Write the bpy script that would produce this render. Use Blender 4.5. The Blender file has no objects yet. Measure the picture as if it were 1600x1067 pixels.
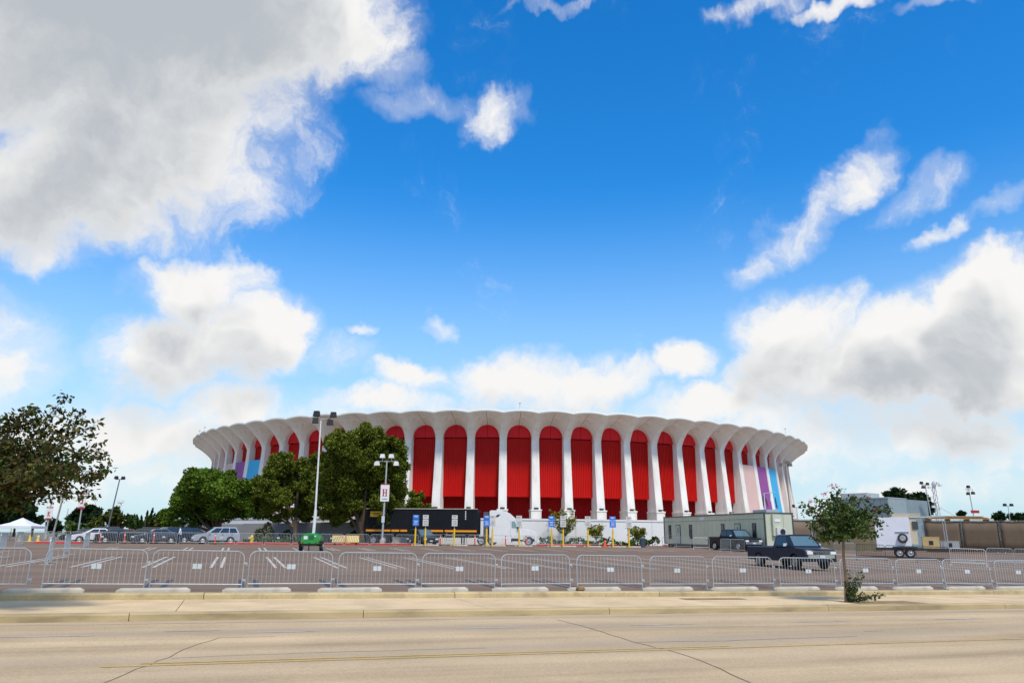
import bpy, math, random
import numpy as np
from mathutils import Vector, Matrix
R_ = math.radians
random.seed(7); rng = np.random.default_rng(11)
sc = bpy.context.scene
col = sc.collection
# ---------------------------------------------------------------- camera
FPX, CAMH = 1200.0, 1.66
pitch, roll = math.atan(304/1200), R_(.5)
c_, s_ = math.cos(pitch), math.sin(pitch)
FW = Vector((0, c_, s_)); U0 = Vector((0, -s_, c_)); R0 = Vector((1, 0, 0))
RT = R0*math.cos(roll) + U0*math.sin(roll); UP = -R0*math.sin(roll) + U0*math.cos(roll)
cd = bpy.data.cameras.new('camera'); cam = bpy.data.objects.new('camera', cd); col.objects.link(cam)
cd.sensor_width = 36; cd.lens = FPX/1600*36; cd.clip_start = .1; cd.clip_end = 6000
M3 = Matrix((RT, UP, -FW)).transposed()
cam.matrix_world = Matrix.Translation((0, 0, CAMH)) @ M3.to_4x4()
sc.camera = cam
sc.view_settings.view_transform = 'Standard'; sc.view_settings.look = 'None'
sc.view_settings.exposure = 0.15; sc.view_settings.gamma = 1
sc.view_settings.use_curve_mapping = False
sc.cycles.max_bounces = 6; sc.cycles.diffuse_bounces = 3; sc.cycles.glossy_bounces = 2
def ray(px, py): return FW + RT*((px-800)/FPX) + UP*((533.5-py)/FPX)
def azel(px, py):
    d = ray(px, py).normalized(); return math.atan2(d.x, d.y), math.asin(d.z)
# ---------------------------------------------------------------- sun and sky
SUN_AZ, SUN_EL = R_(158), R_(56)       # azimuth from the view direction, clockwise; behind the camera, to the right
sl = bpy.data.lights.new('sun', 'SUN'); so = bpy.data.objects.new('sun', sl); col.objects.link(so)
sl.energy = 2.8; sl.angle = R_(9); sl.color = (1, .91, .77)
sd = Vector((math.sin(SUN_AZ)*math.cos(SUN_EL), math.cos(SUN_AZ)*math.cos(SUN_EL), math.sin(SUN_EL)))
so.rotation_euler = sd.to_track_quat('Z', 'Y').to_euler()
W = bpy.data.worlds.new('World'); sc.world = W; W.use_nodes = True
nt = W.node_tree; nt.nodes.clear(); N = nt.nodes; LK = nt.links
def nd(tree, t, **kw):
    n = tree.nodes.new(t)
    for k, v in kw.items(): setattr(n, k, v)
    return n
def mth(tree, op, a, b=None, c=None, clamp=False):
    n = tree.nodes.new('ShaderNodeMath'); n.operation = op; n.use_clamp = clamp
    for i, v in enumerate((a, b, c)):
        if v is None: continue
        if isinstance(v, (int, float)): n.inputs[i].default_value = v
        else: tree.links.new(v, n.inputs[i])
    return n.outputs[0]
def sstep(tree, v, lo, hi):
    n = tree.nodes.new('ShaderNodeMapRange'); n.interpolation_type = 'SMOOTHSTEP'
    tree.links.new(v, n.inputs[0]); n.inputs[1].default_value = lo; n.inputs[2].default_value = hi
    return n.outputs[0]
# clouds: soft blobs in azimuth and elevation, broken up by noise (cx, cy, rx, ry, tilt, weight)
BL = [(150,-90,560,260,0,2.1),(100,110,470,160,0,1.4),(200,225,280,165,0,1.35),(60,310,320,110,-8,1.3),(560,50,120,90,0,.95),(610,110,90,50,10,.8),
 (650,175,110,34,-5,.62),(775,172,60,44,-30,.62),(365,325,46,60,0,.6),(310,455,130,72,-12,1.1),(395,535,125,95,-8,1.3),
 (270,560,170,70,-5,1.1),(10,560,110,110,0,1),(350,645,130,56,0,1.05),(150,690,220,80,0,.85),(640,598,80,32,0,1),
 (685,512,34,24,0,.85),(575,518,20,16,0,.7),(850,600,185,54,0,1.2),(1060,578,64,40,-15,.95),(1090,648,150,34,0,1),
 (660,640,160,30,0,.9),(1265,525,130,84,-6,1.15),(1490,590,260,70,-8,1.5),(1470,540,260,100,-14,1.25),(1560,440,150,80,-14,1.1),(1330,610,250,70,0,1),(1185,585,80,36,-20,.75),
 (1245,350,110,44,-38,.68),(1185,415,60,34,-40,.62),(1325,285,80,44,-30,.74),(1430,290,100,34,-22,.62),(1465,350,70,20,-25,.58),(1570,290,80,24,-22,.55),
 (1190,6,110,30,0,.72),(1330,0,120,22,0,.7),(1465,4,70,20,0,.68),(860,8,80,14,0,.5),(1480,700,230,60,0,.9),(1420,770,280,50,0,.8),(180,770,300,60,0,.8),(540,560,60,40,0,.55),(800,700,1000,70,0,.62),(300,690,380,90,0,.8),(1350,680,330,80,0,.8)]
def cloud_group(detail, warp_detail, blobs):
    g = bpy.data.node_groups.new('cloud_density', 'ShaderNodeTree')
    g.interface.new_socket('uv', in_out='INPUT', socket_type='NodeSocketVector')
    g.interface.new_socket('density', in_out='OUTPUT', socket_type='NodeSocketFloat'); g.interface.new_socket('veil', in_out='OUTPUT', socket_type='NodeSocketFloat')
    gi = g.nodes.new('NodeGroupInput'); go = g.nodes.new('NodeGroupOutput')
    # warp the lookup so that outlines are ragged
    wn = nd(g, 'ShaderNodeTexNoise', noise_dimensions='2D'); wn.inputs['Scale'].default_value = 6; wn.inputs['Detail'].default_value = warp_detail; wn.inputs['Roughness'].default_value = .6
    g.links.new(gi.outputs[0], wn.inputs['Vector'])
    ws = nd(g, 'ShaderNodeVectorMath', operation='SUBTRACT'); g.links.new(wn.outputs['Color'], ws.inputs[0]); ws.inputs[1].default_value = (.5, .5, .5)
    wm = nd(g, 'ShaderNodeVectorMath', operation='SCALE'); g.links.new(ws.outputs[0], wm.inputs[0]); wm.inputs['Scale'].default_value = .12
    wa = nd(g, 'ShaderNodeVectorMath', operation='ADD'); g.links.new(gi.outputs[0], wa.inputs[0]); g.links.new(wm.outputs[0], wa.inputs[1])
    wx_ = nd(g, 'ShaderNodeSeparateXYZ'); g.links.new(wa.outputs[0], wx_.inputs[0])
    tot = None
    for ib, (cx, cy, rx, ry, rot, w) in enumerate(blobs):
        a0, e0 = azel(cx, cy); a1, e1 = azel(cx+8, cy); a2, e2 = azel(cx, cy-8)
        sx = math.hypot(a1-a0, e1-e0)/8*rx*1.12; sy = math.hypot(a2-a0, e2-e0)/8*ry*1.12
        r = R_(-rot); ux, uy = math.cos(r)/sx, math.sin(r)/sx; vx, vy = -math.sin(r)/sy, math.cos(r)/sy
        if ib % 6 == 0:                                        # chained every few blobs so that they are evaluated in turn
            cb_ = nd(g, 'ShaderNodeCombineXYZ'); g.links.new(wx_.outputs[0], cb_.inputs[0]); g.links.new(wx_.outputs[1], cb_.inputs[1]); cb_.inputs[2].default_value = 1
            if tot is not None: g.links.new(mth(g, 'MULTIPLY_ADD', tot, 1e-6, 1), cb_.inputs[2])
        du = nd(g, 'ShaderNodeVectorMath', operation='DOT_PRODUCT'); g.links.new(cb_.outputs[0], du.inputs[0]); du.inputs[1].default_value = (ux, uy, -(a0*ux+e0*uy))
        dv = nd(g, 'ShaderNodeVectorMath', operation='DOT_PRODUCT'); g.links.new(cb_.outputs[0], dv.inputs[0]); dv.inputs[1].default_value = (vx, vy, -(a0*vx+e0*vy))
        q = mth(g, 'MULTIPLY', du.outputs['Value'], du.outputs['Value']); q = mth(g, 'MULTIPLY_ADD', dv.outputs['Value'], dv.outputs['Value'], q)
        v = mth(g, 'MULTIPLY_ADD', q, -w, w)
        tot = mth(g, 'MAXIMUM', v, 0) if tot is None else mth(g, 'SMOOTH_MAX', tot, v, .12)
    # the same kind of broken cloud goes on all round, outside the part of the sky in view
    sx_ = nd(g, 'ShaderNodeSeparateXYZ'); g.links.new(gi.outputs[0], sx_.inputs[0])
    inside = mth(g, 'MULTIPLY', sstep(g, mth(g, 'ABSOLUTE', sx_.outputs[0]), .78, .62), sstep(g, sx_.outputs[1], .80, .68))
    on = nd(g, 'ShaderNodeTexNoise', noise_dimensions='2D'); on.inputs['Scale'].default_value = 2.2; on.inputs['Detail'].default_value = 2
    g.links.new(gi.outputs[0], on.inputs['Vector'])
    outer = mth(g, 'MULTIPLY', sstep(g, on.outputs['Fac'], .42, .66), mth(g, 'SUBTRACT', 1, inside))
    tot = mth(g, 'MAXIMUM', tot, outer)
    fn = nd(g, 'ShaderNodeTexNoise', noise_dimensions='2D'); fn.inputs['Scale'].default_value = 8; fn.inputs['Detail'].default_value = detail; fn.inputs['Roughness'].default_value = .66
    g.links.new(wa.outputs[0], fn.inputs['Vector'])
    g.links.new(mth(g, 'MULTIPLY_ADD', mth(g, 'SUBTRACT', fn.outputs['Fac'], .5), 1.6, tot), go.inputs[0])
    g.links.new(mth(g, 'MULTIPLY_ADD', mth(g, 'SUBTRACT', fn.outputs['Fac'], .5), .8, tot), go.inputs[1])
    return g
tc = nd(nt, 'ShaderNodeTexCoord'); sp = nd(nt, 'ShaderNodeSeparateXYZ'); LK.new(tc.outputs['Generated'], sp.inputs[0])
az = mth(nt, 'ARCTAN2', sp.outputs[0], sp.outputs[1]); el = mth(nt, 'ARCSINE', sp.outputs[2])
uv = nd(nt, 'ShaderNodeCombineXYZ'); LK.new(az, uv.inputs[0]); LK.new(el, uv.inputs[1])
g1 = nd(nt, 'ShaderNodeGroup', node_tree=cloud_group(8, 5, BL)); LK.new(uv.outputs[0], g1.inputs[0])
up = nd(nt, 'ShaderNodeVectorMath', operation='ADD'); LK.new(uv.outputs[0], up.inputs[0]); up.inputs[1].default_value = (.022, .05, 0)
g2 = nd(nt, 'ShaderNodeGroup', node_tree=cloud_group(3, 3, [q for q in BL if q[5] >= 1.04])); LK.new(up.outputs[0], g2.inputs[0])
alpha = mth(nt, 'MAXIMUM', sstep(nt, g1.outputs[0], .18, .98), mth(nt, 'MULTIPLY', sstep(nt, g1.outputs[1], .04, .9), .5))
thick = sstep(nt, g1.outputs[0], .45, 1.7); above = sstep(nt, g2.outputs[0], .25, 1.4)
shade = mth(nt, 'MULTIPLY', above, mth(nt, 'MULTIPLY_ADD', thick, .7, .3))
cc = nd(nt, 'ShaderNodeMixRGB'); LK.new(shade, cc.inputs[0])
cc.inputs[1].default_value = (8.5, 8.4, 8.25, 1); cc.inputs[2].default_value = (4.4, 4.75, 5.15, 1)
sky = nd(nt, 'ShaderNodeTexSky', sky_type='NISHITA'); sky.sun_disc = False
sky.sun_elevation = SUN_EL; sky.sun_rotation = SUN_AZ; sky.air_density = 1.0; sky.dust_density = .3; sky.ozone_density = 2.5
hs = nd(nt, 'ShaderNodeHueSaturation'); LK.new(sky.outputs[0], hs.inputs['Color']); hs.inputs['Saturation'].default_value = 1.40; hs.inputs['Value'].default_value = 1.0
tint = nd(nt, 'ShaderNodeMixRGB', blend_type='MULTIPLY'); tint.inputs[0].default_value = 1; LK.new(hs.outputs[0], tint.inputs[1]); tint.inputs[2].default_value = (1.12, 1.82, 2.0, 1)
hz = nd(nt, 'ShaderNodeMixRGB'); LK.new(mth(nt, 'MULTIPLY', sstep(nt, el, .46, -.02), .92), hz.inputs[0]); LK.new(tint.outputs[0], hz.inputs[1]); hz.inputs[2].default_value = (5.2, 6.7, 7.7, 1); tint = hz
mx = nd(nt, 'ShaderNodeMixRGB'); LK.new(alpha, mx.inputs[0]); LK.new(tint.outputs[0], mx.inputs[1]); LK.new(cc.outputs[0], mx.inputs[2])
bg = nd(nt, 'ShaderNodeBackground'); bg.inputs[1].default_value = .1; LK.new(mx.outputs[0], bg.inputs[0])
wo = nd(nt, 'ShaderNodeOutputWorld'); LK.new(bg.outputs[0], wo.inputs[0])
# ---------------------------------------------------------------- ground model
PSI = R_(19); CP, SP = math.cos(PSI), math.sin(PSI)        # the street runs 19 degrees off the picture plane
def ab(x, y): return x*CP+y*SP, -x*SP+y*CP
def xy(a, b): return a*CP-b*SP, a*SP+b*CP
def gz(x, y):
    b = ab(x, y)[1]; t = min(max((b-24)/40, 0), 1); t = t*t*(3-2*t)
    return .014*min(max(b-24, 0), 45) - .011*x*(1-t)
def at(px, Y, py=845):                                     # plan position of a sight line at depth Y
    d = ray(px, py); return d.x/d.y*Y, Y
def onb(px, b, py=900):                                    # the same on a line parallel to the street
    d = ray(px, py); k = d.x/d.y; Y = b/(CP-SP*k); return k*Y, Y
# ---------------------------------------------------------------- materials
MATS = {}
def mat(name, c, rough=.6, var=.12, scale=3.0, metal=0.0, bump=0.0, island=0.0, spec=.5, coat=0.0, dirt=None, stretch=None, detail=6, grain=0, objvar=0):
    if name in MATS: return MATS[name]
    m = bpy.data.materials.new(name); m.use_nodes = True; t = m.node_tree; p = t.nodes['Principled BSDF']
    p.inputs['Roughness'].default_value = rough; p.inputs['Metallic'].default_value = metal
    p.inputs['Specular IOR Level'].default_value = spec; p.inputs['Coat Weight'].default_value = coat
    tcn = nd(t, 'ShaderNodeTexCoord'); vec = tcn.outputs['Object']
    if stretch:
        mp = nd(t, 'ShaderNodeMapping'); mp.inputs[3].default_value = stretch; t.links.new(vec, mp.inputs[0]); vec = mp.outputs[0]
    n = nd(t, 'ShaderNodeTexNoise'); n.inputs['Scale'].default_value = scale; n.inputs['Detail'].default_value = detail; n.inputs['Roughness'].default_value = .6
    t.links.new(vec, n.inputs['Vector'])
    r = nd(t, 'ShaderNodeMapRange'); t.links.new(n.outputs['Fac'], r.inputs[0]); r.inputs[1].default_value = .3; r.inputs[2].default_value = .7
    r.inputs[3].default_value = 1-var; r.inputs[4].default_value = 1+var
    fac = r.outputs[0]
    if island:
        ge = nd(t, 'ShaderNodeNewGeometry')
        q = mth(t, 'MULTIPLY_ADD', ge.outputs['Random Per Island'], 2*island, 1-island); fac = mth(t, 'MULTIPLY', fac, q)
    if grain:
        gn = nd(t, 'ShaderNodeTexNoise'); gn.inputs['Scale'].default_value = 22; gn.inputs['Detail'].default_value = 4; gn.inputs['Roughness'].default_value = .8; t.links.new(tcn.outputs['Object'], gn.inputs['Vector'])
        g3 = nd(t, 'ShaderNodeTexNoise'); g3.inputs['Scale'].default_value = .5; g3.inputs['Detail'].default_value = 5; t.links.new(tcn.outputs['Object'], g3.inputs['Vector'])
        fac = mth(t, 'MULTIPLY', fac, mth(t, 'MULTIPLY_ADD', mth(t, 'SUBTRACT', gn.outputs['Fac'], .5), grain*4, 1)); fac = mth(t, 'MULTIPLY', fac, mth(t, 'MULTIPLY_ADD', mth(t, 'SUBTRACT', g3.outputs['Fac'], .5), grain*1.6, 1))
    if name == 'worn_road':                                 # wheel paths polished darker along each lane
        sy = nd(t, 'ShaderNodeSeparateXYZ'); t.links.new(tcn.outputs['Object'], sy.inputs[0])
        fac = mth(t, 'MULTIPLY', fac, mth(t, 'MULTIPLY_ADD', mth(t, 'COSINE', mth(t, 'MULTIPLY', sy.outputs[1], 3.55)), .055, .98))
    if objvar:
        oi = nd(t, 'ShaderNodeObjectInfo'); fac = mth(t, 'MULTIPLY', fac, mth(t, 'MULTIPLY_ADD', oi.outputs['Random'], 2*objvar, 1-objvar))
    mul = nd(t, 'ShaderNodeVectorMath', operation='SCALE'); mul.inputs[0].default_value = c[:3]; t.links.new(fac, mul.inputs['Scale'])
    out = mul.outputs[0]
    if dirt:
        n2 = nd(t, 'ShaderNodeTexNoise'); n2.inputs['Scale'].default_value = dirt[1]; n2.inputs['Detail'].default_value = 5; t.links.new(vec, n2.inputs['Vector'])
        mx = nd(t, 'ShaderNodeMixRGB'); t.links.new(mth(t, 'MULTIPLY', sstep(t, n2.outputs['Fac'], .5, .72), dirt[2]), mx.inputs[0]); t.links.new(out, mx.inputs[1]); mx.inputs[2].default_value = (*dirt[0], 1); out = mx.outputs[0]
    t.links.new(out, p.inputs['Base Color'])
    if bump:
        bn = nd(t, 'ShaderNodeBump'); bn.inputs['Strength'].default_value = bump; bn.inputs['Distance'].default_value = .02
        n3 = nd(t, 'ShaderNodeTexNoise'); n3.inputs['Scale'].default_value = scale*12; n3.inputs['Detail'].default_value = 3; t.links.new(tcn.outputs['Object'], n3.inputs['Vector'])
        t.links.new(n3.outputs['Fac'], bn.inputs['Height']); t.links.new(bn.outputs[0], p.inputs['Normal'])
    MATS[name] = m; return m
white = mat('white_stucco', (.86, .83, .77), .8, .06, .8, spec=.12, dirt=((.55, .51, .44), 1.3, .4), bump=.1, stretch=(1, 1, .22), objvar=.03)
whitep = mat('white_paint', (.80, .80, .79), .35, .04, 2)
red = mat('red_panel', (.56, .011, .008), .45, .08, .4, spec=.12, objvar=.08)
redd = mat('red_arch_panel', (.72, .022, .032), .5, .1, .6, spec=.12, objvar=.08)
redk = mat('red_kerb_paint', (.6, .03, .03), .6, .2, 4)
galv = mat('galvanised_steel', (.50, .53, .54), .45, .12, 6, metal=.5)
galvw = mat('white_steel', (.75, .75, .73), .45, .1, 5)
blackst = mat('black_steel', (.03, .03, .032), .5, .2, 5)
plate = mat('sign_plate', (.56, .63, .66), .5, .06, 8)
conc = mat('concrete', (.50, .40, .22), .9, .16, 1.2, spec=.12, grain=.15, objvar=.06, bump=.4, dirt=((.26, .21, .14), 2.2, .5))
concl = mat('pale_concrete', (.50, .46, .38), .9, .16, 2, spec=.12, bump=.3, dirt=((.33, .29, .23), 3, .4))
kerbm = mat('kerb_concrete', (.46, .36, .20), .9, .16, 1.5, spec=.12, bump=.4, dirt=((.17, .13, .08), 1.1, .55), stretch=(.5, 2, 2))
walkm = mat('sidewalk_concrete', (.66, .49, .29), .9, .12, .8, spec=.12, grain=.12, objvar=.05, bump=.3, dirt=((.42, .32, .21), .7, .45))
roadm = mat('worn_road', (.53, .395, .24), .85, .22, 1.1, spec=.12, bump=.8, stretch=(.07, 1, 1), dirt=((.34, .275, .205), .55, .75), detail=12, grain=.25)
lotm = mat('lot_asphalt', (.215, .15, .108), .9, .22, .4, spec=.12, grain=.15, bump=.5, stretch=(.25, 1, 1), dirt=((.135, .108, .09), .15, .7))
dirtm = mat('bare_soil', (.30, .20, .10), 1, .3, 3, bump=.5)
groundm = mat('ground_cover', (.16, .15, .10), 1, .25, .1)
linew = mat('white_line_paint', (.52, .48, .42), .8, .2, 3, dirt=((.25, .21, .18), 5, .6))
linef = mat('faded_line_paint', (.30, .27, .24), .85, .3, 3)
lineb = mat('sealed_line', (.045, .048, .062), .7, .2, 3)
liney = mat('yellow_line_paint', (.56, .38, .12), .8, .2, 3, dirt=((.46, .35, .22), 3, .95))
tar = mat('crack', (.16, .11, .07), .9, .3, 5)
rubber = mat('tyre_rubber', (.022, .022, .023), .8, .2, 6)
alloy = mat('wheel_rim', (.45, .45, .45), .4, .15, 6, metal=.6)
glass = mat('tinted_glass', (.02, .025, .03), .06, .05, 2, spec=.9)
glassb = mat('windscreen_glass', (.09, .16, .19), .05, .05, 2, spec=1.0)  # teal reflection mixed into the base colour
chrome = mat('chrome', (.7, .7, .7), .15, .05, 4, metal=1)
dark = mat('dark_trim', (.02, .02, .022), .6, .15, 4)
lampw = mat('lamp_lens', (.8, .8, .78), .2, .03, 4)
orange = mat('orange_plastic', (.85, .09, .02), .5, .06, 4)
redl = mat('red_lens', (.5, .01, .01), .25, .05, 4)
yellow = mat('yellow_paint', (.85, .55, .01), .5, .06, 3)
bluem = mat('blue_sign', (.03, .19, .66), .5, .06, 3)
bark = mat('bark', (.11, .08, .055), .95, .3, 4, bump=.6)
barkl = mat('pale_bark', (.26, .17, .10), .9, .25, 8, bump=.3)
leafp = mat('pine_foliage', (.108, .136, .017), .7, .35, .35, island=.45, spec=.06)
leafa = mat('dense_foliage', (.10, .165, .018), .7, .3, .4, island=.45, spec=.06)
leafm = mat('myrtle_leaf', (.038, .070, .014), .55, .4, 1.2, island=.6, spec=.08)
leafo = mat('russet_leaf', (.075, .062, .016), .6, .4, 1.0, island=.6, spec=.08)
leafd = mat('dark_foliage', (.022, .045, .016), .8, .35, .3, island=.4, spec=.06)
leafy = mat('feathery_foliage', (.27, .25, .04), .7, .3, 1, island=.5, spec=.06)
leafh = mat('hedge_leaf', (.07, .115, .025), .7, .3, 1, island=.5, spec=.06)
pink = mat('pink_blossom', (.6, .14, .30), .6, .2, 5)
# ---------------------------------------------------------------- mesh helpers
class MB:
    def __init__(s): s.v = []; s.f = []; s.m = []
    def add(s, vs, fs, mi=0):
        o = len(s.v); s.v += [tuple(v) for v in vs]; s.f += [tuple(i+o for i in f) for f in fs]; s.m += [mi]*len(fs); return s
    def box(s, c, d, mi=0, rz=0, top=1.0):
        x, y, z = c; a, b, h = d[0]/2, d[1]/2, d[2]/2; cr, sr = math.cos(rz), math.sin(rz); vs = []
        for k in (-1, 1):
            q = top if k > 0 else 1
            for i, j in ((-1, -1), (1, -1), (1, 1), (-1, 1)):
                u, w = i*a*q, j*b*q; vs.append((x+u*cr-w*sr, y+u*sr+w*cr, z+k*h))
        return s.add(vs, [(3, 2, 1, 0), (4, 5, 6, 7), (0, 1, 5, 4), (1, 2, 6, 5), (2, 3, 7, 6), (3, 0, 4, 7)], mi)
    def tube(s, pts, r, n=6, mi=0, cap=True):
        pts = [Vector(p) for p in pts]; rs = r if isinstance(r, (list, tuple)) else [r]*len(pts); rings = []
        for i, p in enumerate(pts):
            t = (pts[min(i+1, len(pts)-1)]-pts[max(i-1, 0)]).normalized()
            if i == 0: u = t.orthogonal().normalized()
            else: u = (u - t*u.dot(t)).normalized()
            w = t.cross(u); rings.append([p+(u*math.cos(k*2*math.pi/n)+w*math.sin(k*2*math.pi/n))*rs[i] for k in range(n)])
        vs = [v for q in rings for v in q]; fs = []
        for i in range(len(pts)-1):
            for k in range(n): k2 = (k+1) % n; fs.append((i*n+k, i*n+k2, (i+1)*n+k2, (i+1)*n+k))
        if cap: fs += [tuple(range(n-1, -1, -1)), tuple((len(pts)-1)*n+k for k in range(n))]
        return s.add(vs, fs, mi)
    def lathe(s, prof, c=(0, 0, 0), n=12, mi=0, axis='z'):
        vs = []; fs = []
        for r, z in prof:
            for k in range(n):
                a = 2*math.pi*k/n; p = (r*math.cos(a), r*math.sin(a), z)
                if axis == 'y': p = (p[0], p[2], p[1])
                if axis == 'x': p = (p[2], p[0], p[1])
                vs.append((p[0]+c[0], p[1]+c[1], p[2]+c[2]))
        for i in range(len(prof)-1):
            for k in range(n): k2 = (k+1) % n; fs.append((i*n+k, i*n+k2, (i+1)*n+k2, (i+1)*n+k))
        fs += [tuple(range(n-1, -1, -1)), tuple((len(prof)-1)*n+k for k in range(n))]
        return s.add(vs, fs, mi)
    def prism(s, poly, y0, y1, mi=0):                       # polygon in x,z pulled along y
        n = len(poly); vs = [(x, y0, z) for x, z in poly]+[(x, y1, z) for x, z in poly]
        return s.add(vs, [tuple(range(n)), tuple(range(2*n-1, n-1, -1))]+[(k, (k+1) % n+0, (k+1) % n+n, k+n)[::-1] for k in range(n)], mi)
    def slab(s, poly, w, inset, sh=.96, mi=0):              # side outline x,z with chamfered flanks
        cx = sum(p[0] for p in poly)/len(poly); cz = sum(p[1] for p in poly)/len(poly); n = len(poly); vs = []
        for y, k in ((-w, sh), (-w+inset, 1), (w-inset, 1), (w, sh)):
            vs += [(cx+(x-cx)*(1-(1-k)*.35), y, cz+(z-cz)*k) for x, z in poly]
        fs = [tuple(range(n)), tuple(range(4*n-1, 3*n-1, -1))]
        for j in range(3):
            for k in range(n): k2 = (k+1) % n; fs.append((j*n+k2, j*n+k, (j+1)*n+k, (j+1)*n+k2))
        return s.add(vs, fs, mi)
    def quad(s, a, b, c, d, mi=0): return s.add([a, b, c, d], [(0, 1, 2, 3)], mi)
    def mesh(s, name, mats, smooth=None):
        me = bpy.data.meshes.new(name); me.from_pydata(s.v, [], s.f)
        for m in (mats if isinstance(mats, (list, tuple)) else [mats]): me.materials.append(m)
        if any(s.m): me.polygons.foreach_set('material_index', s.m)
        if smooth is not None:
            me.polygons.foreach_set('use_smooth', [True]*len(s.f)); me.update(); me.set_sharp_from_angle(angle=R_(smooth))
        me.update(); return me
    def build(s, name, mats, parent=None, loc=(0, 0, 0), rz=0, smooth=None):
        return link(name, s.mesh(name, mats, smooth), parent, loc, rz)
def link(name, me, parent=None, loc=(0, 0, 0), rz=0):
    o = bpy.data.objects.new(name, me); col.objects.link(o); o.parent = parent; o.location = loc; o.rotation_euler = (0, 0, rz); return o
def tag(o, label=None, cat=None, group=None, kind=None):
    for k, v in (('label', label), ('category', cat), ('group', group), ('kind', kind)):
        if v: o[k] = v
    return o
def thing(name, label, cat, loc=(0, 0, 0), rz=0, group=None):
    return tag(link(name, None, None, loc, rz), label, cat, group)
def gthing(name, label, cat, x, y, rz=0, group=None, dz=0): return thing(name, label, cat, (x, y, gz(x, y)+dz), rz, group)
def ball(r, n=8, m=5, c=(0, 0, 0), sq=(1, 1, 1)):
    mb = MB(); return mb.lathe([(max(r*math.sin(math.pi*i/m), .001)*sq[0], -r*math.cos(math.pi*i/m)*sq[2]) for i in range(m+1)], c, n)
ORD = ['first', 'second', 'third', 'fourth', 'fifth', 'sixth', 'seventh', 'eighth', 'ninth', 'tenth', 'eleventh', 'twelfth', 'thirteenth', 'fourteenth', 'fifteenth', 'sixteenth', 'seventeenth', 'eighteenth', 'nineteenth', 'twentieth', 'twenty-first', 'twenty-second', 'twenty-third', 'twenty-fourth']
# ---------------------------------------------------------------- ground, lot, road, sidewalk
def sheet(name, a_s, b_s, zf, m, parent=None, kind='structure'):
    mb = MB(); na = len(a_s)
    for b in b_s:
        for a in a_s: mb.v.append((a, b, zf(a, b)))
    for j in range(len(b_s)-1):
        for i in range(na-1): mb.f.append((j*na+i, j*na+i+1, (j+1)*na+i+1, (j+1)*na+i)); mb.m.append(0)
    o = mb.build(name, m, parent, rz=0 if parent else PSI)
    if kind and not parent: o['kind'] = kind
    return o
def zab(a, b): return gz(*xy(a, b))
AS = [-140, -110, -80, -60, -45, -30, -20, -10, 0, 10, 20, 30, 40, 50, 60, 80, 110, 150, 200]
ZW, ZS, ZR = .03, -.12, -.28                                # low wall top, sidewalk, road: against the lot edge
sheet('ground', [-3000, -600]+AS+[700, 3000], [-600, -20, 4, 23.1, 23.3, 40, 64, 100, 300, 4000], lambda a, b: (zab(max(-140, min(200, a)), b)-(.6 if b < 23.2 else .06)), groundm)
lot = sheet('parking_lot', AS, [23.25, 24, 28, 32, 36, 40, 44, 48, 52, 56, 60, 64, 69, 80, 100, 140], zab, lotm)
road = sheet('road', AS, [5.5, 8, 11, 14, 17, 19.28], lambda a, b: zab(a, b)+ZR, roadm)
def strip(name, pts, w, parent, m, dz, label=None):         # a painted line or crack along plan points a,b
    mb = MB(); vs = []
    for i, p in enumerate(pts):
        q = Vector(pts[min(i+1, len(pts)-1)])-Vector(pts[max(i-1, 0)]); q.normalize(); n = Vector((-q.y, q.x))*w/2
        for sgn in (-1, 1): a, b = p[0]+n.x*sgn, p[1]+n.y*sgn; vs.append((a, b, zab(a, b)+dz))
    mb.add(vs, [(2*i, 2*i+2, 2*i+3, 2*i+1) for i in range(len(pts)-1)])
    o = mb.build(name, m, parent)
    if label: o['label'] = label
    return o
def div(p, q, n): return [(p[0]+(q[0]-p[0])*i/n, p[1]+(q[1]-p[1])*i/n) for i in range(n+1)]
for x0, x1 in ((-140, 150), (388, 497), (715, 812), (985, 1082), (1238, 1322), (1465, 1535), (1660, 1720)):
    strip('lane_dash', div((ab(*onb(x0, 16.9, 990))[0], 16.9), (ab(*onb(x1, 16.9, 980))[0], 16.9), 3), .10, road, linew, ZR+.006)
def gpt(px, py, off):                                       # where a sight line meets the ground (for cracks and lines)
    d = ray(px, py); y = 6.0
    while y < 200:
        p = d*(y/d.y)
        if p.z+CAMH < gz(p.x, p.y)+off: break
        y += .03
    return ab(p.x, p.y)
for bb, a0, a1, m in ((13.15, gpt(150, 1050, ZR)[0], 60, liney), (13.36, gpt(212, 1047, ZR)[0], 9, liney)):
    strip('yellow_line', div((a0, bb), (a1, bb), 20), .10, road, m, ZR+.006)
def crack(pxs, w, parent, off):
    pts = []
    P = [gpt(x, y, off) for x, y in pxs]
    for p, q in zip(P[:-1], P[1:]):
        n = max(2, int(math.dist(p, q)/.35)); seg = div(p, q, n)
        pts += [(a+random.uniform(-.03, .03), b+random.uniform(-.03, .03)) for a, b in seg[:-1]]
    pts.append(P[-1]); strip('crack', pts, w, parent, tar, off+.004)
for c in ([(120, 1085), (215, 1045), (262, 1027), (300, 1010), (342, 996), (430, 994)], [(270, 1028), (380, 1023), (540, 1018), (760, 1012)],
          [(872, 968), (920, 981), (992, 1003), (1060, 1020), (1110, 1038), (1180, 1070)], [(992, 1003), (1130, 1001), (1270, 996), (1340, 994)],
          [(920, 981), (1100, 979), (1330, 976)], [(255, 987), (345, 985)], [(1350, 986), (1380, 985)]):
    crack(c, random.uniform(.016, .026), road, ZR)
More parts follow.
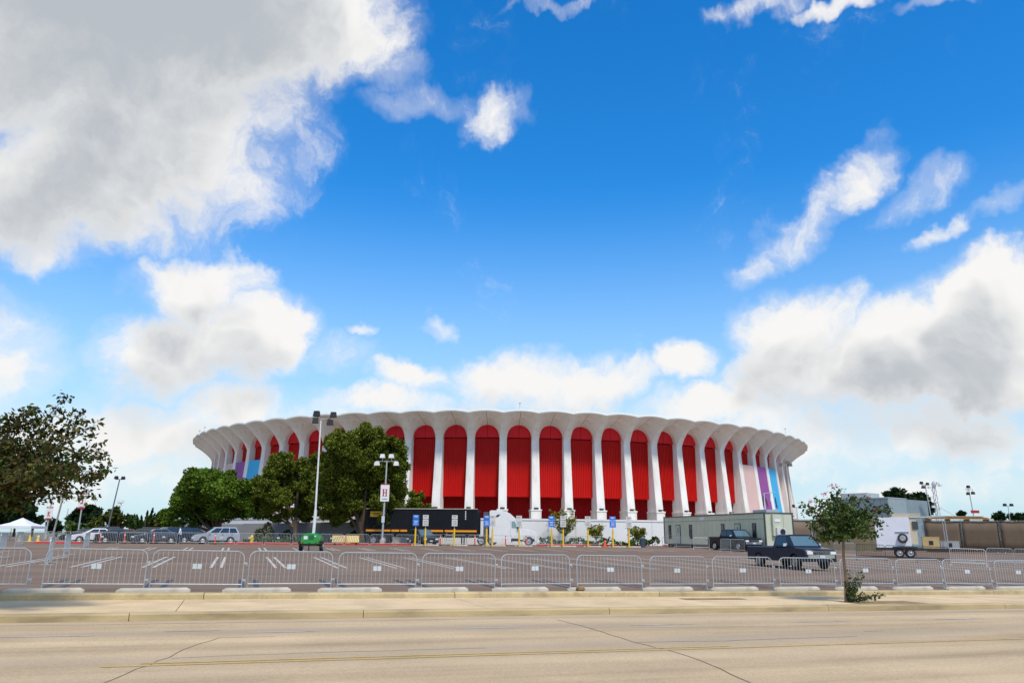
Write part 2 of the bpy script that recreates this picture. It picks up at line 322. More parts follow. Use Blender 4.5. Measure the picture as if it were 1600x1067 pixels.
# sidewalk: slabs with open joints on a sunken bed; kerb of cast lengths
walk = sheet('sidewalk', AS, [19.4, 23.1], lambda a, b: zab(a, b)+ZS-.05, dirtm)
def bar(name, a0, a1, b0, b1, z0, z1, parent, m, cham=.02):
    mb = MB(); vs = []
    for a in (a0, a1):
        for b, z in ((b0, z0), (b0, z1-cham), (b0+cham, z1), (b1, z1), (b1, z0)): vs.append((a, b, zab(a, b)+z))
    mb.add(vs, [(0, 1, 2, 3, 4), (9, 8, 7, 6, 5)]+[(k, k+5, (k+1) % 5+5, (k+1) % 5) for k in range(5)])
    return mb.build(name, m, parent)
a = -40.0
while a < 62:
    L = random.uniform(5.5, 7.5)
    bar('slab', a, a+L-.018, 19.50, 22.92, ZS-.1, ZS+random.uniform(-.004, .004), walk, walkm, .006); a += L
kerb = sheet('kerb', [-40, 62], [19.24, 19.48], lambda a, b: zab(a, b)+ZR-.02, conc)
a = -39.0
while a < 62:
    L = random.uniform(5.0, 7.2); bar('kerb_stone', a, a+L-.015, 19.26, 19.485, ZR-.1, ZS+.012+random.uniform(-.006, .006), kerb, kerbm, .04); a += L
wl = thing('low_wall', 'low tan concrete kerb wall between sidewalk and parking lot', 'wall', (0, 0, 0), PSI)
a = -41.0
while a < 62:
    L = random.uniform(5.5, 8); bar('wall_section', a, a+L-.02, 22.93, 23.32, ZS-.1, ZW+random.uniform(-.012, .012), wl, conc, .035); a += L
gut = strip('gutter', div((-40, 19.0), (62, 19.0), 20), .5, road, mat('gutter_concrete', (.50, .38, .24), .9, .12, 1.5, stretch=(.3, 2, 1)), ZR+.004)
strip('tree_pit', div((18.0, 20.1), (20.6, 20.1), 6), 1.0, walk, dirtm, ZS+.006)
strip('tree_pit', div((13.2, 21.9), (15.4, 21.9), 6), .5, walk, dirtm, ZS+.006)
# lot markings
for k in range(-9, 26):
    ac = -3.35+k*2.62
    for s in (-.2, .2):
        strip('stall_line', div((ac+s, 35.8), (ac+s, 47.6), 4), .13, lot, linew, .006)
        if -4 < k < 22: strip('stall_line', div((ac+s, 60), (ac+s, 66.5), 2), .13, lot, linew, .006)
        if -6 < k < 16: strip('sealed_line', div((ac+s*1.1+1.2, 24.9), (ac+s*1.1+1.2, 28.6), 3), .16, lot, lineb, .006)
    for bb in (27.6, 30.2, 33.0):
        if random.random() < .75: strip('faded_line', div((ac+.5+random.uniform(0, .3), bb), (ac+2.2, bb), 2), .07, lot, linef, .005)
stopm = MB(); vs = []
for x in (-.92, .92):
    e = .1 if x > 0 else -.1
    for y, z in ((-.09, 0), (-.08, .07), (-.045, .125), (.045, .125), (.08, .07), (.09, 0)): vs.append((x-(e if z > .1 else 0), y, z))
stopm.add(vs, [(5, 4, 3, 2, 1, 0), (6, 7, 8, 9, 10, 11)]+[(k, (k+1) % 6, (k+1) % 6+6, k+6) for k in range(6)])
stop_me = stopm.mesh('wheel_stop', concl); wi = 0
for k in range(-6, 17):
    ac = -2.0+k*2.62+random.uniform(-.06, .06); x, y = xy(ac, 23.72)
    if not -20 < x < 24: continue
    o = link('wheel_stop', stop_me, None, (x, y, gz(x, y)), PSI+random.uniform(-.02, .02))
    tag(o, f'pale concrete wheel stop behind the low wall, {ORD[wi]} from the left', 'wheel stop', 'wheel stops along the low wall'); wi += 1
# ---------------------------------------------------------------- the round arena
AC = Vector((166*math.sin(R_(-.7)), 166*math.cos(R_(-.7)), 0)); NB = 80; HB = math.pi/NB
RP, RN, RR, ZB, ZN, ZSP = 57.1, 57.9, 61.5, 3.4, 14.6, 15.2
arena = thing('round_arena', 'huge round white arena with red panelled bays between columns and a scalloped roof rim', 'arena', (AC.x, AC.y, 0))
def pol(r, x, z): f = x/r; return (r*math.sin(f), -r*math.cos(f), z)       # x measured along the arc
def rfront(z): return RN+1.1*max(0, (ZN-z)/(ZN-ZB))**1.25
def flare(s): return ZN+(18.0-ZN)*s**.62
def half(s): return .5*(1-s)**.75
vm = white.copy(); vm.name = 'vault_stucco'; t = vm.node_tree; p = t.nodes['Principled BSDF']; src = p.inputs['Base Color'].links[0].from_socket
tcx = nd(t, 'ShaderNodeTexCoord'); sxx = nd(t, 'ShaderNodeSeparateXYZ'); t.links.new(tcx.outputs['Object'], sxx.inputs[0])
seam = mth(t, 'LESS_THAN', mth(t, 'ABSOLUTE', sxx.outputs[0]), .035); mxx = nd(t, 'ShaderNodeMixRGB'); t.links.new(mth(t, 'MULTIPLY', seam, .7), mxx.inputs[0])
t.links.new(src, mxx.inputs[1]); mxx.inputs[2].default_value = (.12, .10, .09, 1); t.links.new(mxx.outputs[0], p.inputs['Base Color'])
# vault over one bay
rows = [(RP-.02, None), (57.4, None), (57.65, None), (RN, 0)]+[(RN+(RR-RN)*s, s) for s in (.01, .03, .07, .13, .21, .31, .43, .56, .7, .85, 1)]
mb = MB(); NA = 25
for r, s in rows:
    if s is None or s == 0:
        k = (r-RP)/(RN-RP); spr = ZSP+(ZN-ZSP)*k; cr = 16.98+.32*k; w = .5; q = 0
    else: spr = flare(s); cr = 17.3+.97*s**.9; w = half(s); q = s
    a_ = HB*r-w
    for i in range(NA):
        th = -math.pi/2+math.pi*i/(NA-1); mb.v.append(pol(r, a_*math.sin(th), spr+(cr-spr)*max(math.cos(th), 0)**(1+q)))
for j in range(len(rows)-1):
    for i in range(NA-1): mb.f.append((j*NA+i, j*NA+i+1, (j+1)*NA+i+1, (j+1)*NA+i)); mb.m.append(0)
vault_me = mb.mesh('canopy_vault', vm, 50)
# fascia along the rim of one bay, and the roof strip behind it
mb = MB(); a_ = HB*RR; n = 17
for dr, dz in ((0, 0), (.06, .02), (.10, .16), (.04, .30), (-.5, .32), (-5, -.2)):
    for i in range(n):
        u = -1+2*i/(n-1); z = 18.0+.27*(1-u*u)+dz
        if dr < -1: z = 18.0
        mb.v.append(pol(RR+dr, a_*u*(RR+dr)/RR, z))
for j in range(5):
    for i in range(n-1): mb.f.append((j*n+i, j*n+i+1, (j+1)*n+i+1, (j+1)*n+i)); mb.m.append(0)
fascia_me = mb.mesh('rim_fascia', mat('fascia_paint', (.78, .80, .76), .6, .06, .6), 40)
# column: front strip, flanks, flare into the rim, pedestal
mb = MB(); zs = [5.2, 6, 7.5, 9, 10.5, 12, 13.4, ZN]; fr = []
for z in zs: w = .5+.1*(ZN-z)/(ZN-ZB); fr.append((rfront(z), w, z))
for (r0, w0, z0), (r1, w1, z1) in zip(fr[:-1], fr[1:]):
    mb.quad(pol(r0, -w0, z0), pol(r0, w0, z0), pol(r1, w1, z1), pol(r1, -w1, z1))
    for s in (-1, 1):
        q = [pol(r0, s*w0, z0), pol(RP-.6, s*w0, z0), pol(RP-.6, s*w1, z1), pol(r1, s*w1, z1)]
        mb.quad(*(q if s > 0 else q[::-1]))
for s in (-1, 1):
    q = [pol(RN, s*.5, ZN), pol(RP-.6, s*.5, ZN), pol(RP-.6, s*.5, ZSP+.3), pol(RP-.02, s*.5, ZSP)]; mb.quad(*(q if s > 0 else q[::-1]))
fl = [(RN, .5, ZN)]+[(RN+(RR-RN)*s, half(s), flare(s)) for s in (.01, .03, .07, .13, .21, .31, .43, .56, .7, .85, .999)]
for (r0, w0, z0), (r1, w1, z1) in zip(fl[:-1], fl[1:]): mb.quad(pol(r0, -w0, z0), pol(r0, w0, z0), pol(r1, w1, z1), pol(r1, -w1, z1))
rb = rfront(5.2)
for (zz0, zz1, ex) in ((ZB, 5.05, .10), (5.05, 5.25, .17)):
    c0 = [pol(RP-.6, -.6-ex, zz0), pol(RP-.6, .6+ex, zz0), pol(rb+ex+.1, .6+ex, zz0), pol(rb+ex+.1, -.6-ex, zz0)]; c1 = [(x, y, zz1) for x, y, z in c0]
    mb.add(c0+c1, [(4, 7, 6, 5), (0, 1, 5, 4), (1, 2, 6, 5), (2, 3, 7, 6), (3, 0, 4, 7)])
column_me = mb.mesh('column', white, 30)
# red panels
mb = MB(); k = 16
for s in (-1, 1):
    ps = [(s*.03, ZSP+.02), (s*.03, 17.15)]+[(s*1.95*math.sin(math.pi/2*i/k), ZSP+.02+1.95*math.cos(math.pi/2*i/k)) for i in range(1, k+1)]
    vs = [pol(RP+.05, x, z) for x, z in ps]+[pol(RP-.1, x, z) for x, z in ps]; n = len(ps)
    mb.add(vs, [tuple(range(n))[::-s], tuple(range(n, 2*n))[::s]]+[(i, (i+1) % n, (i+1) % n+n, i+n)[::s] for i in range(n)])
arch_me = mb.mesh('arch_panel', redd)
mb = MB(); nr = 15; xs = []
for i in range(nr):
    x0 = -1.92+3.84*i/nr; wd = 3.84/nr; xs += [(x0, 0), (x0+wd*.56, 0), (x0+wd*.64, -.10), (x0+wd*.92, -.10)]
xs.append((1.92, 0))
for z in (7.0, 15.06):
    for x, d in xs: mb.v.append(pol(RP-.12+d, x, z))
n = len(xs)
for i in range(n-1): mb.f.append((i, i+1, n+i+1, n+i)); mb.m.append(0)
mb.add([pol(RP-.12, -1.92, 7), pol(RP-.12, 1.92, 7), pol(RP-.5, 1.92, 7), pol(RP-.5, -1.92, 7)], [(0, 3, 2, 1)])
ribbed_me = mb.mesh('ribbed_panel', red)
mb = MB(); mb.box((0, -(rfront(5.4)+.22), 5.42), (.62, .36, .14))
flood_me = mb.mesh('floodlight', dark)
PH = R_(.9)
for k in range(-23, 23):
    th = PH+2*HB*(k+.5)                       # bay centre
    for nm, me in (('canopy_vault', vault_me), ('rim_fascia', fascia_me), ('arch_panel', arch_me), ('ribbed_panel', ribbed_me)): link(nm, me, arena, rz=th)
    link('column', column_me, arena, rz=th-HB)
    if abs(k) < 14: link('floodlight', flood_me, arena, rz=th-HB)
def ring(name, prof, m, t0=0, t1=2*math.pi, n=160, rib=0):
    mb = MB(); mth_ = n+1
    for r, z in prof:
        for i in range(n+1):
            th = t0+(t1-t0)*i/n; q = r+(rib if (i//2) % 2 else 0); mb.v.append((q*math.sin(th), -q*math.cos(th), z))
    for j in range(len(prof)-1):
        for i in range(n): mb.f.append((j*mth_+i, j*mth_+i+1, (j+1)*mth_+i+1, (j+1)*mth_+i)); mb.m.append(0)
    return mb.build(name, m, arena)
ring('base_wall', [(53.6, ZB), (53.6, 7.02)], mat('red_base_wall', (.36, .008, .010), .55, .1, .4, spec=.1), -1.9, 1.9, 1200, .06)
ring('soffit', [(RP-.14, 7.03), (53.5, 7.03)], redd, -1.9, 1.9, 160)
ring('drum_wall', [(57.0, ZB), (57.0, 18.0)], white, 1.8, 2*math.pi-1.8, 80)
ring('inner_drum', [(RP-.55, 7.05), (RP-.55, 18.0)], redd, -1.9, 1.9, 160)
ring('podium_deck', [(66.2, ZB), (52, ZB)], mat('deck_paving', (.46, .42, .36), .9, .15, 1), n=120)
ring('roof', [(61.4, 18.3), (58, 18.05), (30, 19.2), (.1, 19.9)], mat('roof_membrane', (.6, .6, .58), .8, .1, .2), n=120)
# thin masts on the roof edge
for th in (R_(3), R_(52), R_(-57), R_(-62)):
    m_ = MB(); r = 60.9; m_.tube([(r*math.sin(th), -r*math.cos(th), 18.5), (r*math.sin(th), -r*math.cos(th), 19.5)], .03, 5); m_.box((r*math.sin(th), -r*math.cos(th), 19.5), (.3, .2, .14)); m_.build('roof_mast', galv, arena)
# perimeter wall of the podium, in painted bays
pw = thing('podium_wall', 'long white curved podium wall at the foot of the arena', 'wall', (AC.x, AC.y, 0))
for i in range(-26, 27):
    t0, t1 = i*R_(3), (i+1)*R_(3)-.0006; mb = MB(); vs = []
    for th in (t0, t1):
        for r, z in ((66.3, .2), (66.3, 3.62), (66.38, 3.64), (66.38, 3.85), (66.1, 3.85), (66.1, .2)): vs.append((r*math.sin(th), -r*math.cos(th), z))
    mb.add(vs, [(0, 1, 2, 3, 4, 5), (11, 10, 9, 8, 7, 6)]+[(j, j+6, (j+1) % 6+6, (j+1) % 6) for j in range(6)])
    mb.build('wall_section', mat('podium_paint', (.78, .78, .76), .7, .05, .3) , pw)
# big banners between the columns
ban = {'pink': mat('pink_banner', (.70, .47, .42), .7, .04, .5), 'purple': mat('purple_banner', (.30, .075, .30), .7, .06, .5), 'blue': mat('blue_banner', (.05, .44, .75), .7, .05, .5)}
def banner(px, c, side, dk=0):
    best = None
    for k in range(-23, 23):
        th = PH+2*HB*(k+.5); P = Vector((AC.x+57.6*math.sin(th), AC.y-57.6*math.cos(th), 11-CAMH)); X = 800+FPX*P.dot(RT)/P.dot(FW)
        if best is None or abs(X-px) < best[0]: best = (abs(X-px), th)
    th = best[1]+2*HB*dk; t = thing('hanging_banner', f'tall {c} banner hung between arena columns on the {side}', 'banner', (AC.x, AC.y, 0), th, 'banners on the arena')
    mb = MB(); n = 8
    for z in (5.3, 8.4, 11.0, 13.0):
        for i in range(n+1): x = -1.74+3.48*i/n; mb.v.append(pol(rfront(z)-.06, x, z))
    for j in range(3):
        for i in range(n): q = j*(n+1)+i; mb.f.append((q, q+1, q+n+2, q+n+1)); mb.m.append(0)
    sheet_ = mb.build('sheet', ban[c], t); 
    sm = sheet_.modifiers.new('thickness', 'SOLIDIFY'); sm.thickness = .03
    if c != 'pink' and side == 'right':
        mb = MB(); prev = None
        for i in range(11):
            u = math.pi*(.05+.9*i/10); xx, zz = -.9+1.1*math.cos(u)*(1 if c == 'purple' else .3), 6.4+2.0*math.sin(u)
            cur = (pol(rfront(zz)+.01, xx*.9, zz), pol(rfront(zz-.8)+.01, xx*.55-.1, zz-.9*math.sin(u)-.1))
            if prev: mb.quad(prev[0], cur[0], cur[1], prev[1])
            prev = cur
        mb.build('printed_figure', mat('banner_print', (.05, .03, .06), .7, .1, 1), t)
for px, c, sd_, dk in ((1163, 'pink', 'right', 0), (1163, 'purple', 'right', 1), (1163, 'blue', 'right', 2), (402, 'pink', 'left', -2), (402, 'purple', 'left', -1), (402, 'blue', 'left', 0)): banner(px, c, sd_, dk)
# grey planter wall in front of the podium on the left
gw = thing('planter_wall', 'plain grey retaining wall behind the pine trunks', 'wall', (AC.x, AC.y, 0))
for i in range(9):
    t0, t1 = R_(-42+i*3.4), R_(-42+(i+1)*3.4)-.0004; mb = MB(); vs = []
    for th in (t0, t1):
        for r, z in ((70.0, .2), (70.0, 2.75+.06*i), (69.7, 2.75+.06*i), (69.7, .2)): vs.append((r*math.sin(th), -r*math.cos(th), z))
    mb.add(vs, [(0, 1, 2, 3), (7, 6, 5, 4)]+[(j, j+4, (j+1) % 4+4, (j+1) % 4) for j in range(4)])
    mb.build('wall_section', mat('grey_wall', (.30, .31, .32), .8, .08, .4), gw)  # one even grey over every section
# ---------------------------------------------------------------- crowd barricades
BW = 2.46
def frame_mesh(nm, m, r, n=6, W=BW):
    mb = MB(); h = W/2; c = .2; pts = [(-h, 0, .015), (-h, 0, .5), (-h, 0, 1.1-c)]
    pts += [(-h+c-c*math.cos(t), 0, 1.1-c+c*math.sin(t)) for t in (R_(30), R_(60), R_(90))]
    pts += [(h-c+c*math.sin(t), 0, 1.1-c+c*math.cos(t)) for t in (0, R_(30), R_(60), R_(90))]+[(h, 0, .5), (h, 0, .015)]
    mb.tube(pts, r, n); mb.tube([(-h, 0, .2), (h, 0, .2)], r*.85, n)
    return mb.mesh(nm, m, 60)
def foot_mesh(nm, m): mb = MB(); mb.box((0, 0, .012), (.05, .52, .022)); mb.box((0, 0, .05), (.045, .10, .07)); return mb.mesh(nm, m)
def bar_mesh(m): mb = MB(); mb.tube([(0, 0, .2), (0, 0, 1.1)], .0078, 5, cap=False); return mb.mesh('bar', m)
def hook_mesh(m): mb = MB(); mb.box((.05, 0, 0), (.09, .03, .05)); mb.tube([(.09, 0, .03), (.09, 0, -.07)], .014, 5); return mb.mesh('hook', m)
def plate_mesh(m): mb = MB(); mb.box((-.066, -.014, 0), (.115, .008, .135)); mb.box((.066, -.014, 0), (.115, .008, .135)); return mb.mesh('number_plate', m)
ME = {k: (frame_mesh('frame', m, .0185), foot_mesh('foot', m), bar_mesh(m), hook_mesh(m)) for k, m in (('galv', galv), ('white', galvw), ('black', blackst))}
plate_me = plate_mesh(plate)
def barricade(x, y, rz, label, group, kind='galv', detail=True, nbars=18, sx=1.0, plates=True, cat='barricade'):
    t = gthing('crowd_barricade', label, cat, x, y, rz, group); fm, ft, bm, hk = ME[kind]
    t.scale = (sx, 1, 1)
    # follow the slope of the lot
    e = Vector((math.cos(rz), math.sin(rz))); dz = gz(x+e.x, y+e.y)-gz(x-e.x, y-e.y); t.rotation_euler = (random.gauss(0, .03), -math.atan2(dz, 2)+random.gauss(0, .004), rz)
    link('frame', fm, t)
    for s in (-1, 1): link('foot', ft, t, (s*BW/2, 0, 0))
    if detail:
        for i in range(nbars): link('bar', bm, t, (-BW/2+BW*(i+1)/(nbars+1), 0, 0))
        for z in (.78, .32): link('hook', hk, t, (BW/2, 0, z))
    else:
        key = 'bars_'+kind
        if key not in ME:
            mb = MB()
            for i in range(16): x_ = -BW/2+BW*(i+1)/17; mb.tube([(x_, 0, .2), (x_, 0, 1.1)], .010, 4, cap=False)
            ME[key] = mb.mesh('bars', ME[kind][0].materials[0])
        o = link('bars', ME[key], t); o['kind'] = 'stuff'
    if plates: link('number_plate', plate_me, t, (random.uniform(-.06, .06), 0, .66+random.uniform(-.02, .02)))
    return t
near = [(-140, 46), (66, 229), (234, 381), (386, 520), (526, 652), (657, 775), (782, 893), (900, 1005), (1013, 1105), (1112, 1210), (1216, 1306), (1311, 1396), (1399, 1473), (1474, 1550), (1553, 1632)]
for i, (p0, p1) in enumerate(near):
    b0 = 24.05 if i % 2 == 0 else 24.15
    x0, y0 = onb(p0+2, b0, 895); x1, y1 = onb(p1-2, b0+(.12 if i % 3 == 0 else -.06), 895)
    L = math.hypot(x1-x0, y1-y0)
    barricade((x0+x1)/2, (y0+y1)/2, math.atan2(y1-y0, x1-x0), f'steel crowd barricade in the front row along the low wall, {ORD[i]} from the left', 'front row of crowd barricades', sx=L/BW)
# far row, parallel to the street
px = 34; i = 0
while px < 905:
    x, y = onb(px, 84, 845); x1, y1 = onb(px+1, 84, 845); step = 2.64/math.hypot(x1-x, y1-y)
    xc, yc = xy(ab(x, y)[0]+1.3, 84+random.uniform(-.15, .15))
    if True:
        barricade(xc, yc, PSI+random.uniform(-.03, .03), f'distant steel crowd barricade across the far side of the lot, {ORD[i] if i < 24 else "last"} from the left', 'far row of crowd barricades', detail=False); i += 1
    px += step
# a file of barricades seen end-on at the left
for i, (px, py) in enumerate(((76, 880), (104, 867), (134, 858), (3, 862), (28, 856))):
    a_, b_ = gpt(px, py, 0); x, y = xy(a_, b_)
    barricade(x, y, PSI+R_(90)+R_((8, 4, 2, 6, 3)[i]), ('pale steel barricade seen end-on, nearest of the file at left', 'pale steel barricade seen end-on, second of the file at left', 'pale steel barricade seen end-on, farthest of the file at left', 'steel barricade standing end-on at the left edge of the lot', 'steel barricade end-on beside the white tent')[i], 'barricades standing end-on at left', detail=False)
# barricades round the pickups and the equipment trailer
for i, (p0, p1, Y0, Y1, kd, lb) in enumerate(((1083, 1108, 76, 76, 'white', 'white-painted barricade left of the black pickup'), (1125, 1141, 70, 69, 'galv', 'grey barricade beside the black pickup, left one'), (1141, 1163, 69, 68.4, 'galv', 'grey barricade beside the black pickup, right one'), (1053, 1079, 80, 79, 'galv', 'barricade by the stairs of the office trailer'),
    (1302, 1335, 62, 62, 'galv', 'grey barricade between the myrtle trunk and the navy pickup'), (1336, 1381, 58, 58, 'black', 'black barricade in front of the plywood wall'), (1381, 1429, 57, 56, 'black', 'black barricade in front of the trailer wheels'), (1429, 1480, 56, 55.4, 'black', 'black barricade before the flat trailer deck'),
    (1481, 1537, 53.5, 52.5, 'white', 'white barricade right of the equipment trailer'), (1539, 1580, 56, 56, 'galv', 'grey barricade before the brown screen fence, left one'), (1581, 1622, 56, 56, 'galv', 'grey barricade before the brown screen fence, right one'))):
    x0, y0 = at(p0, Y0); x1, y1 = at(p1, Y1); L = math.hypot(x1-x0, y1-y0)
    barricade((x0+x1)/2, (y0+y1)/2, math.atan2(y1-y0, x1-x0), lb, 'barricades round the parked vehicles', kd, detail=False, sx=L/BW, plates=False)
# ---------------------------------------------------------------- vehicles
def wheel(t, x, y, r, w=.22, rim=alloy, hub=.6):
    mb = MB(); mb.lathe([(r*.62, -w/2), (r*.93, -w/2), (r, -w*.3), (r, w*.3), (r*.93, w/2), (r*.62, w/2)], n=20, axis='y')
    wh = link('wheel', None, t, (x, y, r)); mb.build('tyre', rubber, wh, smooth=40)
    s = -1 if y < 0 else 1; mb = MB(); mb.lathe([(r*hub+.02, -.02), (r*hub, .03), (r*.35, .0), (r*.2, .03), (.02, .04)], (0, s*(w/2+.004), 0), 14, axis='y')
    if s < 0:
        mb.v = [(x_, 2*s*(w/2+.004)-y_, z_) for x_, y_, z_ in mb.v]
    mb.build('rim', rim, wh, smooth=30)
def arch(xc, r, zb, n=9):
    z0 = min(zb-r*.0, r); out = []
    for i in range(n+1):
        a = math.pi-math.pi*i/n; out.append((xc+(r+.06)*math.cos(a), max(zb, r*.98+(r+.07)*math.sin(a))))
    return out
def vehicle(name, label, cat, x, y, head, P, group=None):
    t = gthing(name, label, cat, x, y, head, group)
    W, zb, wr = P['W']/2, P.get('zb', .24), P['wr']; top = P['top']; wx = P['wx']
    prof = [(top[0][0], zb)]; 
    for xc in sorted(wx): prof += arch(xc, wr, zb)
    prof += [(top[-1][0], zb)]; prof += list(top)[::-1]
    body = mat(P['cn'], P['c'], P.get('rough', .35), .06, 1.5, spec=.35, coat=P.get('coat', .12))
    mb = MB(); mb.slab(prof, W, .09, .93); mb.build('body', body, t, smooth=35)
    mb = MB(); mb.box(((top[0][0]+top[-1][0])/2, 0, zb+.16), (abs(top[-1][0]-top[0][0])*.93, P['W']*.78, .34)); mb.build('chassis', dark, t)
    for xc in wx:
        for s in (-1, 1): wheel(t, xc, s*(W-.12), wr, rim=P.get('rim', alloy))
    x0, x1, x2, x3, zz, zt = P['cab']; wb_, wt = W-.05, W-.05-P.get('tumble', .17)      # rear foot, rear roof, front roof, front foot
    B = [(x0, zz, wb_), (x1, zt, wt), (x2, zt, wt), (x3, zz, wb_)]
    mb = MB(); vs = [(a, -w, z) for a, z, w in B]+[(a, w, z) for a, z, w in B]
    xm = (x1+x2)/2; vs += [(x1+.06, -wt*.8, zt+.05), (x2-.06, -wt*.8, zt+.05), (x2-.06, wt*.8, zt+.05), (x1+.06, wt*.8, zt+.05)]
    mb.add(vs, [(0, 3, 2, 1), (4, 5, 6, 7), (0, 1, 5, 4), (2, 3, 7, 6), (1, 2, 9, 8), (5, 11, 10, 6), (1, 8, 11, 5), (2, 6, 10, 9), (8, 9, 10, 11)]); cabn = mb.build('cab', body, t, smooth=30)
    V = [Vector(v) for v in vs]
    def pane(nm, q, u0, u1, v0, v1, g, off=.008):           # q: bottom a, bottom b, top b, top a
        def P_(u, v): return q[0].lerp(q[1], u).lerp(q[3].lerp(q[2], u), v)
        nrm = (q[1]-q[0]).cross(q[3]-q[0]).normalized(); c = [P_(u0, v0), P_(u1, v0), P_(u1, v1), P_(u0, v1)]
        m_ = MB(); m_.add([p+nrm*off for p in c]+[p-nrm*.01 for p in c], [(0, 1, 2, 3)]+[(k, k+4, (k+1) % 4+4, (k+1) % 4) for k in range(4)]); m_.build(nm, g, cabn)
    pane('windscreen', [V[3], V[7], V[6], V[2]], .07, .93, .08, .93, glassb)
    pane('rear_window', [V[4], V[0], V[1], V[5]], .1, .9, .15, .9, glass)
    sp_ = P.get('split', [(.06, .5), (.54, .93)])
    for s in (0, 1):
        q = [V[0], V[3], V[2], V[1]] if s == 0 else [V[7], V[4], V[5], V[6]]
        for u0, u1 in sp_:
            if s: u0, u1 = 1-u1, 1-u0
            pane('side_window', q, u0, u1, .12, .9, glass)
    xf, xr = max(top[0][0], top[-1][0]), min(top[0][0], top[-1][0]); zf = P.get('zlamp', .66)
    for s in (-1, 1):
        mb = MB(); mb.box((xf-.04, s*(W-.26), zf), (.14, .34, .15)); mb.build('headlight', lampw, t)
        mb = MB(); mb.box((xr+.03, s*(W-.17), P.get('ztail', .85)), (.12, .22, P.get('htail', .16))); mb.build('tail_light', redl, t)
        mb = MB(); mb.box((x3-.42, s*(W+.09), zz+.10), (.14, .2, .15), top=.8); mb.build('mirror', P.get('mirror', body), t)
        for hx in P.get('handles', (x0+.75, x0+1.7)): mb = MB(); mb.box((hx, s*(W+.005), zz-.12), (.18, .03, .035)); mb.build('door_handle', P.get('handle', dark), t)
        for hx in P.get('seams', ((x0+x3)/2, x3-.3)): mb = MB(); mb.box((hx, s*(W-.001), (zz+zb)/2+.1), (.014, .012, (zz-zb)-.28)); mb.build('door_seam', dark, t)
    mb = MB(); mb.box((xf+.0, 0, zf-.02), (.06, P['W']*.5, .16)); mb.build('grille', P.get('grille', dark), t)
    for xx, nm in ((xf+.05, 'front_bumper'), (xr-.04, 'rear_bumper')):
        s = 1 if xx > 0 else -1; mb = MB(); m2 = P.get('bumper', body)
        mb.add([(xx+s*dx, yy, zz_) for yy, dx in ((-W*.97, -.22), (-W*.8, 0), (W*.8, 0), (W*.97, -.22)) for zz_ in (zf-.28, zf-.10)]+[(xx-s*.25, yy, zz_) for yy in (-W*.97, -W*.8, W*.8, W*.97) for zz_ in (zf-.28, zf-.10)],
               [(0, 2, 3, 1), (2, 4, 5, 3), (4, 6, 7, 5), (1, 3, 11, 9), (3, 5, 13, 11), (5, 7, 15, 13), (0, 8, 10, 2), (2, 10, 12, 4), (4, 12, 14, 6)]); mb.build(nm, m2, t)
    mb = MB(); mb.box((xf+.07, 0, zf-.19), (.02, .32, .13)); mb.build('licence_plate', plate, t)
    return t
def pickup(label, x, y, head, c, cn, crew, L=5.5, extra=None):
    f = L/2; cab = (-.15, .02, 1.05, 1.62, 1.18, 1.78) if not crew else (-.95, -.75, .85, 1.45, 1.24, 1.86)
    bedz = 1.16 if not crew else 1.22
    top = [(-f, .5), (-f, bedz), (cab[0]-.02, bedz), (cab[0]-.01, bedz-.03), (cab[3]-.05, bedz+.02), (f-.12, bedz-.08), (f, bedz-.2), (f+.03, .52)]
    P = dict(W=1.96, zb=.42, wr=.39, wx=(-f+1.15, f-.98), top=top, cab=cab, c=c, cn=cn, zlamp=.88, ztail=.95, htail=.3, mirror=chrome, handles=(cab[0]+.25,) if not crew else (cab[0]+.3, cab[0]+1.25), handle=dark,
             seams=((cab[0]+.08, cab[3]-.22) if not crew else (cab[0]+.1, .12, cab[3]-.25)), bumper=chrome, grille=dark, split=[(.09, .8)] if not crew else [(.06, .47), (.51, .9)], rough=.3, coat=.1, rim=mat('dull_steel_rim', (.32, .27, .21), .5, .2, 6, metal=.4) if not crew else alloy)
    if extra: P.update(extra)
    t = vehicle('pickup_truck', label, 'pickup truck', x, y, head, P)
    mb = MB()
    for k in range(4): mb.box((f+.045, 0, .80+k*.05), (.03, 1.15, .018))
    mb.build('grille_bars', chrome, t)
    mb = MB(); mb.box(((cab[0]-f)/2-.03, 0, bedz+.012), (f+cab[0]-.2, 1.4, .02)); mb.build('bed_opening', dark, t)
    mb = MB(); mb.box((0, -.985, .56), (L*.55, .02, .05)); mb.build('side_trim', dark, t)
    return t
x, y = at(1232, 45.0); nav = pickup('old navy pickup truck with chrome bumper, nose to the camera', x, y, R_(-74), (.006, .010, .028), 'navy_paint', False)
x, y = at(1147, 74.0); blk = pickup('black crew-cab pickup parked along the office trailer', x, y, R_(-70), (.008, .008, .010), 'black_paint', True, 5.8)
SED = dict(W=1.8, zb=.22, wr=.33, wx=(-1.35, 1.38), top=[(-2.3, .45), (-2.3, .9), (-1.7, .98), (1.0, .95), (2.0, .80), (2.28, .66), (2.3, .42)], cab=(-1.75, -1.0, .25, 1.15, .95, 1.42), split=[(.12, .48), (.51, .88)])
SUV = dict(W=1.88, zb=.26, wr=.36, wx=(-1.35, 1.4), top=[(-2.3, .5), (-2.3, 1.05), (-1.7, 1.1), (1.0, 1.06), (1.95, .95), (2.28, .78), (2.3, .45)], cab=(-2.2, -1.85, .3, 1.2, 1.06, 1.66), split=[(.05, .3), (.33, .6), (.63, .9)])
